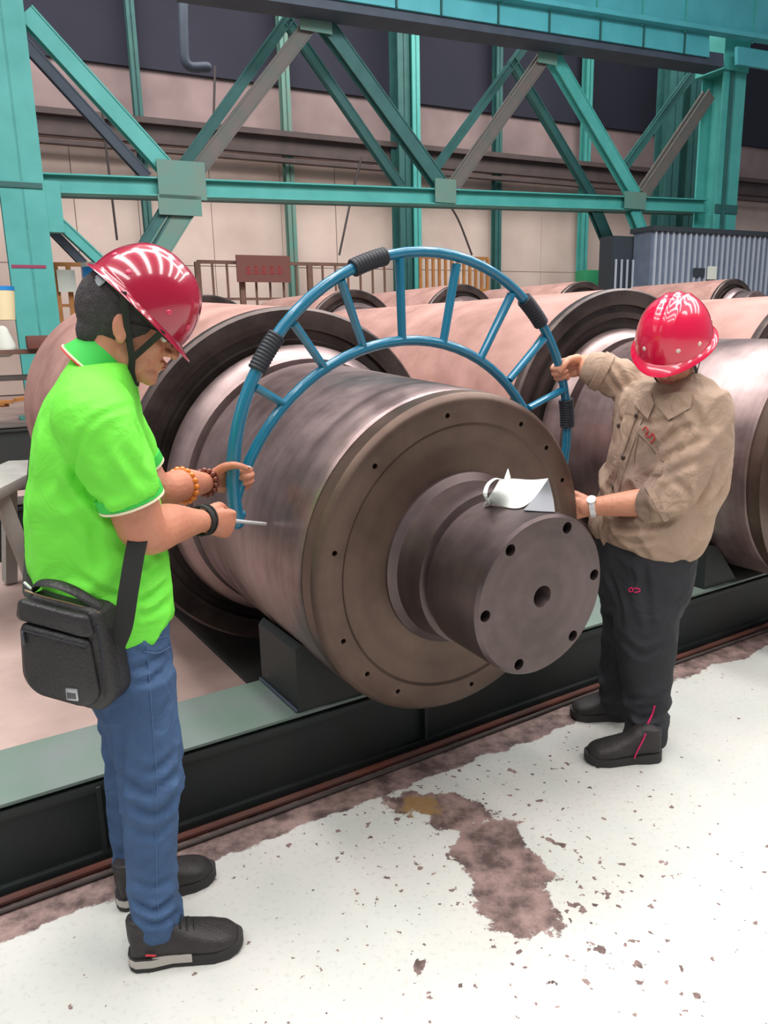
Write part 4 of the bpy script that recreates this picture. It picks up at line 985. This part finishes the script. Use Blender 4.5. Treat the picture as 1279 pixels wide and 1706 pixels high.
# bag
bagM = None
bg_ = thing('shoulder_bag', 'black leather shoulder bag with metal badge hanging behind the hip of the lime polo', 'bag', at(110, 1185, 1.58))
bc = at(104, 1090, 1.565); bx_ = (at(168, 1120, 1.545)-at(24, 1086, 1.60)); bx_.z *= .0; bx_.normalize(); bz_ = (V(-.02, 0, 1)+bx_*.03).normalized(); by_ = bz_.cross(bx_).normalized()   # by_: into the picture
TB = Matrix(((bx_.x, by_.x, bz_.x, bc.x), (bx_.y, by_.y, bz_.y, bc.y), (bx_.z, by_.z, bz_.z, bc.z), (0, 0, 0, 1)))
def rslab(w, h, d, c, tw=1.0, n=8, rc=.04, sag=.0, slope=0., puff=.012, trc=.025):
    """rounded slab in bag frame: x width, z height, y depth"""
    bm = bmesh.new(); loop = []
    for cx, cz, a0, r_ in ((w/2, -h/2, -90, rc), (w/2*tw, h/2, 0, trc), (-w/2*tw, h/2, 90, trc), (-w/2, -h/2, 180, rc)):
        ccx = cx-math.copysign(r_, cx); ccz = cz-math.copysign(r_, cz)
        for k_ in range(n+1):
            a_ = R(a0+90*k_/n); loop.append((ccx+r_*math.cos(a_), ccz+r_*math.sin(a_)))
    rows = []
    for y, s in ((-d/2-puff*.35, .82), (-d/2, .95), (-d/2+.008, 1), (d/2-.008, 1), (d/2, .96)):
        rows.append([bm.verts.new((c[0]+x*s, c[1]+y, c[2]+z*s-slope*x-sag*(x*x)/(w*w)*(z < 0))) for x, z in loop])
    for r0, r1 in zip(rows, rows[1:]):
        for k_ in range(len(loop)): bm.faces.new((r0[k_], r0[(k_+1) % len(loop)], r1[(k_+1) % len(loop)], r1[k_]))
    bm.faces.new(rows[0][::-1]); bm.faces.new(rows[-1]); bmesh.ops.recalc_face_normals(bm, faces=bm.faces); return bm
BW, BH = .207, .245
bm = rslab(BW, BH, .085, (.005, .045, 0), tw=.86, slope=.16, rc=.055, trc=.03); bmesh.ops.subdivide_edges(bm, edges=bm.edges[:], cuts=2, use_grid_fill=True); bm.transform(TB)
me = bpy.data.meshes.new('b'); bm.to_mesh(me); bm.free(); displace(me, lambda p: .0035*noise.noise(p*16)); obj('bag_body', me, M['leather'], bg_, angle=60)
bm = rslab(BW*.90, BH*.68, .02, (-.006, -.006, -.024), tw=.92, slope=.16, rc=.05, trc=.02); bm.transform(TB); obj('front_pocket', bm, M['leather'], bg_, angle=60)
bm = rslab(BW*.90, BH*.2, .018, (-.004, -.006, .088), tw=.93, slope=.16, rc=.012, trc=.014); bm.transform(TB); obj('top_panel', bm, M['leather'], bg_, angle=60)
zf = lambda pts, r, m_, nm, par=None: obj(nm, tb([TB @ V(*q) for q in pts], r, n=8), m_, par or bg_)
zf([(-.085, .012, .137), (-.04, .008, .128), (.03, .008, .116), (.075, .010, .106), (.088, .02, .094)], .0022, M['zip'], 'zip')
zf([(-.08, -.021, .058), (.0, -.023, .046), (.075, -.021, .033)], .0022, M['grip'], 'pocket_zip'); zf([(-.075, -.024, .054), (-.073, -.026, .03)], .0035, M['badge2'], 'zip_pull')
zf([(.095, .0, .07), (.1, .0, .0), (.094, .0, -.09)], .0025, M['grip'], 'side_piping')
bm = bmesh.new(); box(bm, (.030, -.021, -.082), (.030, .006, .028), bevel=.002); bm.transform(TB); bd_ = obj('badge', bm, M['badge'], bg_)
bm = bmesh.new(); box(bm, (.030, -.0245, -.084), (.021, .002, .014), bevel=.0005); bm.transform(TB); obj('badge_plate', bm, M['badge2'], bd_)
P_ = [TB @ V(*q) for q in ((-.07, .03, .136), (-.05, .012, .156), (.0, .004, .160), (.045, .008, .144), (.085, .03, .105))]; obj('handle', tb(P_, [(.013, .004)]*5, ref=by_, n=10), M['leather'], bg_)
zf([(-.098, .045, .13), (-.112, .045, .142)], .003, M['chrome'], 'buckle')
# strap: front run up across the chest to the far shoulder, back run down
ref_ = fA
fr_ = [TB @ V(.10, .05, .01), at(205, 1042, 1.585), at(214, 985, 1.583), at(224, 925, 1.60), at(232, 885, 1.625), at(240, 820, 1.72), at(232, 760, 1.82), at(212, 700, 1.92), at(176, 640, 1.97)]
obj('strap', tb(fr_, [(.021, .0022)]*9, ref=V(1, .1, .1), n=10, rnd=False), M['strap'], bg_)
bk_ = [TB @ V(-.088, .05, .11), at(48, 985, 1.66), at(50, 930, 1.76), at(50, 860, 1.87), at(62, 740, 1.97), at(110, 640, 1.99), at(185, 628, 1.98)]
obj('strap_back', tb(bk_, [(.013, .0022)]*7, ref=V(1, .1, .1), n=10, rnd=False), M['strap'], bg_)

# ------------------------------------------------------------------ person in khaki
PB = thing('person', 'person in khaki work shirt and black trousers with bright red helmet at right', 'person', V(.86, 2.68, 0))
psi = R(206); fB = V(math.cos(psi), math.sin(psi), 0); lB = V(-math.sin(psi), math.cos(psi), 0)     # lB: his left, toward the camera/right
def stB(xl, xr, y, lat, dep, Yc=2.68):
    a, b = at(xl, y, Yc), at(xr, y, Yc); c = (a+b)/2; hw = (b-a).length/2
    e = math.hypot(lat*lB.x, dep*fB.x); k_ = hw/e
    return (c, fB*dep*k_, lB*lat*k_)
bm = bmesh.new()
torB = [stB(1080, 1164, 634, .10, .07), stB(1060, 1180, 648, .16, .085), stB(1048, 1188, 665, .19, .11), stB(1040, 1194, 705, .195, .125), stB(1030, 1192, 750, .19, .13), stB(1018, 1182, 800, .185, .135), stB(1006, 1168, 845, .185, .135), stB(996, 1158, 880, .19, .135), stB(1004, 1150, 905, .185, .13), stB(1018, 1140, 918, .17, .12)]
loft(bm, torB, n=36)
sL2 = at(1162, 672, 2.60); eL2 = at(1128, 832, 2.50); 
tube(bm, [sL2+V(-.04, .05, .03), sL2, at(1160, 750, 2.52), at(1122, 822, 2.49), at(1094, 836, 2.50)], [.08, .088, .082, .074, .066], n=24)
sR2 = at(1066, 655, 2.86)
tube(bm, [sR2+V(.05, -.05, 0), sR2, at(1030, 632, 2.87), at(1000, 618, 2.885)], [.08, .082, .072, .068], n=24)
me = remesh(bm, .0065, 6)
def kd(p):
    z = p.z; m = .55+.6*math.exp(-((z-.98)/.1)**2)
    return folds(.020, 8.5, (.5, .1, .8), 3.0, 21.)(p)*m + .004*noise.noise(p*13)
displace(me, kd)
crease(me, [([(1092, 775), (1130, 750), (1180, 728)], .009, .014), ([(1085, 800), (1120, 785), (1175, 765)], .007, .013), ([(1098, 745), (1130, 720), (1160, 705)], .007, .012), ([(1075, 820), (1100, 780), (1110, 740), (1130, 700)], .010, .014), ([(1150, 852), (1175, 810), (1195, 770)], .009, .013),
            ([(1004, 866), (1050, 882), (1100, 872), (1145, 850)], .009, .013), ([(1010, 892), (1050, 903), (1110, 898)], .006, .011), ([(1048, 650), (1036, 690), (1030, 740)], .008, .012), ([(1062, 690), (1052, 730), (1040, 770)], .006, .011),
            ([(1010, 800), (1020, 830), (1015, 870)], .007, .012), ([(1060, 700), (1090, 705), (1130, 690)], .006, .012), ([(1140, 660), (1165, 700), (1180, 740)], .005, .014), ([(1020, 600), (1035, 625), (1050, 650)], .008, .010), ([(1010, 615), (1022, 640), (1035, 655)], .007, .009), ([(1120, 800), (1145, 820), (1150, 850)], .007, .011)])
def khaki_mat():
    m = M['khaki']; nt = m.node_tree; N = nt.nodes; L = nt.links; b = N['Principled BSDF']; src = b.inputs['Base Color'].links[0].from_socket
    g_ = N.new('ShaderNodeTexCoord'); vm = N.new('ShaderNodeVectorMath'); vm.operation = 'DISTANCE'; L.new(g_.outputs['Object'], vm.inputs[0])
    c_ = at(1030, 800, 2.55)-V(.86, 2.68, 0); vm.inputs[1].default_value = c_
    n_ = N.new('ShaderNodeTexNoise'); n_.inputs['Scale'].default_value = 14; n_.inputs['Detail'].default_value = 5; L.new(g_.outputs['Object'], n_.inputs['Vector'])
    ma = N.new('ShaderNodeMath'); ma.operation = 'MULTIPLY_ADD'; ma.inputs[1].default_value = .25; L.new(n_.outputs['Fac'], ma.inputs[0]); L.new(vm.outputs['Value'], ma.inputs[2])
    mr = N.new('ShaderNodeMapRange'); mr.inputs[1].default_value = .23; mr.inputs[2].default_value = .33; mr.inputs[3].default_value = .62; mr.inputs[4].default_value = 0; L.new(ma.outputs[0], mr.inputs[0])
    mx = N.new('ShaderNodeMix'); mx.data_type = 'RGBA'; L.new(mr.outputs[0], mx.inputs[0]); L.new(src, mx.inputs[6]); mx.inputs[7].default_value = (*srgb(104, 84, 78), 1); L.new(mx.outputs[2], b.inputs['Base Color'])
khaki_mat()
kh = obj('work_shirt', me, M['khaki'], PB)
d = (at(1094, 836, 2.50)-at(1122, 822, 2.49)).normalized(); ringband('sleeve_hem', at(1092, 836, 2.50), d, .069, .02, .004, M['khaki'], kh)
d = (at(1000, 618, 2.885)-at(1030, 632, 2.87)).normalized(); ringband('sleeve_hem', at(1001, 619, 2.885), d, .070, .035, .004, M['khaki'], kh)
# surface helper: cast from the camera side onto the shirt
from mathutils.bvhtree import BVHTree
def caster(o):
    me = o.data; base = BASE[o.name]; vs = [base @ v_.co for v_ in me.vertices]; t_ = BVHTree.FromPolygons(vs, [tuple(p.vertices) for p in me.polygons])
    def f(x, y, lift=.003):
        d = Vector(ray(x, y)).normalized(); h = t_.ray_cast(Vector(CAM), d)
        return (h[0]+h[1]*lift, h[1]) if h[0] is not None else (None, None)
    return f
cK = caster(kh)
def on(cst, pts, lift=.003):
    out = [cst(x, y, lift)[0] for x, y in pts]; return [p for p in out if p is not None]
def sewn(name, cst, pts, r, m, par, lift=.002, n=6, sub=3):
    P = on(cst, pts, lift)
    if len(P) >= 2: obj(name, tb(P, r, n=n, sub=sub), m, par)
# placket, pocket flap, collar, buttons, red stitched mark
sewn('placket', cK, [(1072, 668), (1058, 700), (1040, 750), (1024, 800), (1010, 850), (1004, 880)], .0022, M['khakistain'], kh)
sewn('placket', cK, [(1082, 672), (1068, 706), (1050, 756), (1034, 806), (1020, 856), (1014, 890)], .0018, M['khakistain'], kh)
for q in ((1060, 693), (1031, 709), (1038, 762), (1021, 812)):
    p, nn = cK(*q, .002)
    if p is not None:
        bm = bmesh.new(); ell(bm, p, (.0085, .0085, .0028), nn.to_track_quat('Z', 'Y').to_matrix(), seg=14, ring=8); obj('button', bm, M['button'], kh)
sewn('pocket_flap', cK, [(1064, 722), (1084, 742), (1104, 768)], .0026, M['khakistain'], kh); sewn('pocket_flap', cK, [(1064, 722), (1056, 770), (1060, 800)], .0018, M['khakistain'], kh)
sewn('stitched_mark', cK, [(1072, 716), (1076, 712), (1080, 718), (1076, 724), (1082, 728), (1088, 722), (1090, 732), (1084, 738)], .0022, M['logor'], kh, sub=4)
def lapel(pts, lift=.008):
    P = on(cK, pts, lift)
    if len(P) < 3: return
    bm = bmesh.new(); a = [bm.verts.new(p) for p in P]; c0 = sum(P, Vector())/len(P); nn = (Vector(CAM)-c0).normalized()*.004
    b = [bm.verts.new(p-nn) for p in P]; bm.faces.new(a); bm.faces.new(b[::-1])
    for i in range(len(a)): j = (i+1) % len(a); bm.faces.new((a[i], b[i], b[j], a[j]))
    bmesh.ops.recalc_face_normals(bm, faces=bm.faces); obj('collar_point', bm, M['khaki'], kh, smooth=False)
lapel([(1070, 652), (1058, 674), (1082, 696), (1092, 674), (1086, 656)], .010); lapel([(1094, 662), (1098, 678), (1116, 702), (1150, 680), (1156, 658), (1128, 656)], .010)
# trousers
bm = bmesh.new()
loft(bm, [stB(1006, 1148, 892, .175, .13), stB(1002, 1142, 930, .175, .13), stB(1003, 1136, 980, .17, .13), stB(1010, 1124, 1020, .14, .12)], n=32)
def legB(pts, Y0, Y1):
    out = []
    for i, (xl, xr, y) in enumerate(pts):
        Y = Y0+(Y1-Y0)*i/(len(pts)-1); a, b = at(xl, y, Y), at(xr, y, Y); hw = (b-a).length/2; out.append(((a+b)/2, V(1, 0, 0)*hw, V(0, 1, 0)*hw*.95))
    return out
nB = [(1030, 1138, 960), (1024, 1130, 1020), (1026, 1122, 1080), (1036, 1116, 1130), (1044, 1110, 1180), (1040, 1108, 1212), (1036, 1104, 1236)]
fB_ = [(1002, 1100, 960), (1003, 1092, 1020), (1004, 1080, 1080), (1000, 1070, 1130), (996, 1060, 1165), (998, 1052, 1186)]
loft(bm, legB(nB, 2.62, 2.53), n=26); loft(bm, legB(fB_, 2.76, 2.79), n=26)
me = remesh(bm, .0065, 6)
displace(me, lambda p: folds(.014, 9, (.8, .1, .4), 3, 40.)(p)*(.4+1.1*math.exp(-((p.z-.14)/.08)**2)) + .003*noise.noise(p*15))
crease(me, [([(1070, 930), (1078, 1000), (1085, 1060)], .006, .014), ([(1030, 1060), (1070, 1090), (1110, 1070)], .008, .014), ([(1035, 1180), (1070, 1198), (1108, 1185)], .008, .012), ([(1040, 1160), (1080, 1165), (1112, 1150)], .006, .012), ([(1012, 950), (1030, 1000), (1034, 1050)], .006, .014)])
tr_ = obj('trousers', me, M['blackpant'], PB); cT = caster(tr_)
for q in (([(1048, 982), (1052, 979), (1055, 984), (1050, 986), (1048, 982)]), ([(1057, 980), (1064, 981), (1065, 985), (1058, 987)])): sewn('stitched_mark', cT, q, .0022, M['magenta'], tr_)
sewn('magenta_piping', cT, [(1090, 1176), (1086, 1190), (1080, 1204), (1074, 1214)], .0035, M['magenta'], tr_)
# body
NB = []
THB = head_frame(at(1122, 566, 2.60), R(231), R(33), R(-5)); hoB = THB @ V(-.012, 0, -.055); TBh = head_frame(hoB, R(231), R(24))
bm = bmesh.new(); head_prims(bm, TBh)
tube(bm, [TBh @ V(-.028, 0, -.01), at(1126, 625, 2.68), at(1124, 650, 2.69), at(1122, 690, 2.69)], [(.056, .058), (.056, .058), (.07, .075), (.08, .12)], ref=fB, n=24)
loft(bm, [(c_, a_*.85, b_*.85) for c_, a_, b_ in torB[2:]], n=28)
loft(bm, [(c_, a_*.55, b_*.55) for c_, a_, b_ in legB(nB, 2.62, 2.53)], n=20); loft(bm, [(c_, a_*.55, b_*.55) for c_, a_, b_ in legB(fB_, 2.76, 2.79)], n=20)
barR = onpl(936, 622, rp(0, 0), fn); bY = (onpl(925, 590, rp(0, 0), fn)-onpl(943, 655, rp(0, 0), fn)).normalized()
XB = V(-.98, .05, .02); XB = (XB-bY*XB.dot(bY)).normalized(); ZB = XB.cross(bY)
if ZB.y < 0: ZB = -ZB
wB = hand(bm, barR, XB, bY, ZB, rb=.0165, curls=(60, 84, 58), nails=None, sc_=1.05, thumb=((.012, .026, -.008), (.045, .040, -.03), (.064, .036, -.052), (.082, .022, -.062)))
tube(bm, [sR2, at(1005, 622, 2.90), at(985, 618, 2.915), wB*.8+at(985, 618, 2.915)*.2, wB], [.055, .056, .052, .036, .031], n=20)
wL2 = at(980, 845, 2.62)
XW = (wL2-eL2).normalized(); YW = V(0, 0, 1)-XW*XW.z; ZW = XW.cross(YW)
if ZW.x*0+ZW.y > 0: ZW = -ZW
o_ = hand(bm, wL2+XW*.075-ZW*.03, XW, YW, ZW, rb=.014, curls=(35, 40, 30), bx=.078)
tube(bm, [sL2, at(1155, 760, 2.53), eL2, eL2.lerp(wL2, .35), eL2.lerp(wL2, .88), wL2+XW*.01], [.055, .052, .052, .05, .034, .030], n=20)
me = remesh(bm, .0036, 5, .45); displace(me, lambda p: .0006*noise.noise(p*90)); obj('body', me, M['skin2'], PB)
head_extras(PB, TBh); hair(PB, TBh, -.06)
hB = helmet(PB, THB, M['helmet2'], M['rivetw']); straps(hB, TBh, THB)
dW = XW; wt = ringband('watch', wL2-XW*.018, dW, (.034, .033), .020, .003, M['chrome'], PB, ra=(0, 0, 1))
bm = bmesh.new(); pw = wL2-XW*.018+YW*.028+ZW*.022; tube(bm, [pw, pw+(YW+ZW).normalized()*.008], .016, n=18, rnd=False, sub=1); obj('watch_face', bm, M['white'], wt)
bm = bmesh.new()
s1, P1_, d1, s1_ = shoe(PB, onz(1098, 1262), onz(974, 1262)+V(-.004, -.02, 0), 1.0, up_=.09, mid='soleb', lace=False, wide=1.1)
obj('magenta_piping', tb([P1_(.40, .045, .03), P1_(.36, .044, .06), P1_(.30, .040, .09), P1_(.26, .036, .115)], .0028, n=6), M['magenta'], s1)
s2, P2_, d2, s2_ = shoe(PB, onz(1046, 1196), onz(950, 1192), 1.0, up_=.09, mid='soleb', lace=False, wide=1.1)
# ------------------------------------------------------------------ white folded cloth on the shaft
cl_t = thing('folded_cloth', 'white folded cloth with a looped strap lying on top of the shaft', 'cloth', at(865, 850, 2.2))
FRi = FR.inverted()
def oncyl(x, y, lift=.003):
    o_ = FRi @ Vector(CAM); d_ = FRi.to_3x3() @ Vector(ray(x, y)); r = .2355+lift
    a = d_.x**2+d_.y**2; b2_ = 2*(o_.x*d_.x+o_.y*d_.y); c_ = o_.x**2+o_.y**2-r*r; disc = b2_*b2_-4*a*c_
    t_ = -b2_/(2*a) if disc < 0 else (-b2_-math.sqrt(disc))/(2*a); return FR @ (o_+d_*t_)
def onax(x, y, z): return onpl(x, y, D0+fn*z, fn)
def poly(nm, pts, faces, m_, th=.0018, sub=2):
    bm = bmesh.new(); vs = [bm.verts.new(q) for q in pts]
    for f_ in faces: bm.faces.new([vs[i] for i in f_])
    me = bpy.data.meshes.new('c'); bmesh.ops.recalc_face_normals(bm, faces=bm.faces); bm.to_mesh(me); bm.free()
    o = bpy.data.objects.new('h', me); C.objects.link(o)
    if sub: sd = o.modifiers.new('d', 'SUBSURF'); sd.levels = sub; sd.boundary_smooth = 'PRESERVE_CORNERS'
    md = o.modifiers.new('s', 'SOLIDIFY'); md.thickness = th; md.offset = 0
    dg = bpy.context.evaluated_depsgraph_get(); m2 = bpy.data.meshes.new_from_object(o.evaluated_get(dg)); bpy.data.objects.remove(o)
    return obj(nm, m2, m_, cl_t)
W_ = [oncyl(805, 843), oncyl(822, 838), oncyl(842, 846), oncyl(872, 850), onax(820, 820, .235), onax(832, 799, .20), onax(856, 797, .20), onax(885, 801, .19), onax(913, 797, .19), onax(850, 822, .25), onax(880, 826, .245), onax(897, 822, .215), onax(846, 781, .19), onax(840, 797, .195), onax(850, 796, .195)]
poly('cloth_sheet', W_, [(0, 1, 4), (1, 2, 9, 4), (2, 3, 10, 9), (4, 9, 6, 5), (9, 10, 7, 6), (10, 11, 8, 7), (3, 11, 10)], M['white'])
poly('folded_tip', [W_[12], W_[13], W_[14], onax(845, 800, .205)], [(0, 1, 3), (0, 3, 2)], M['white'], .003, 0)
poly('lining', [W_[3], oncyl(895, 852), oncyl(924, 853), onax(922, 832, .20), onax(913, 799, .188), W_[11]], [(0, 1, 5), (1, 2, 3, 5), (5, 3, 4)], M['greyc'])
lp = [oncyl(816, 840), onax(808, 826, .245), onax(812, 808, .22), onax(824, 798, .20), onax(834, 799, .198)]
obj('strap_loop', tb(lp, [(.006, .002)]*5, ref=fn, n=8), M['white'], cl_t)
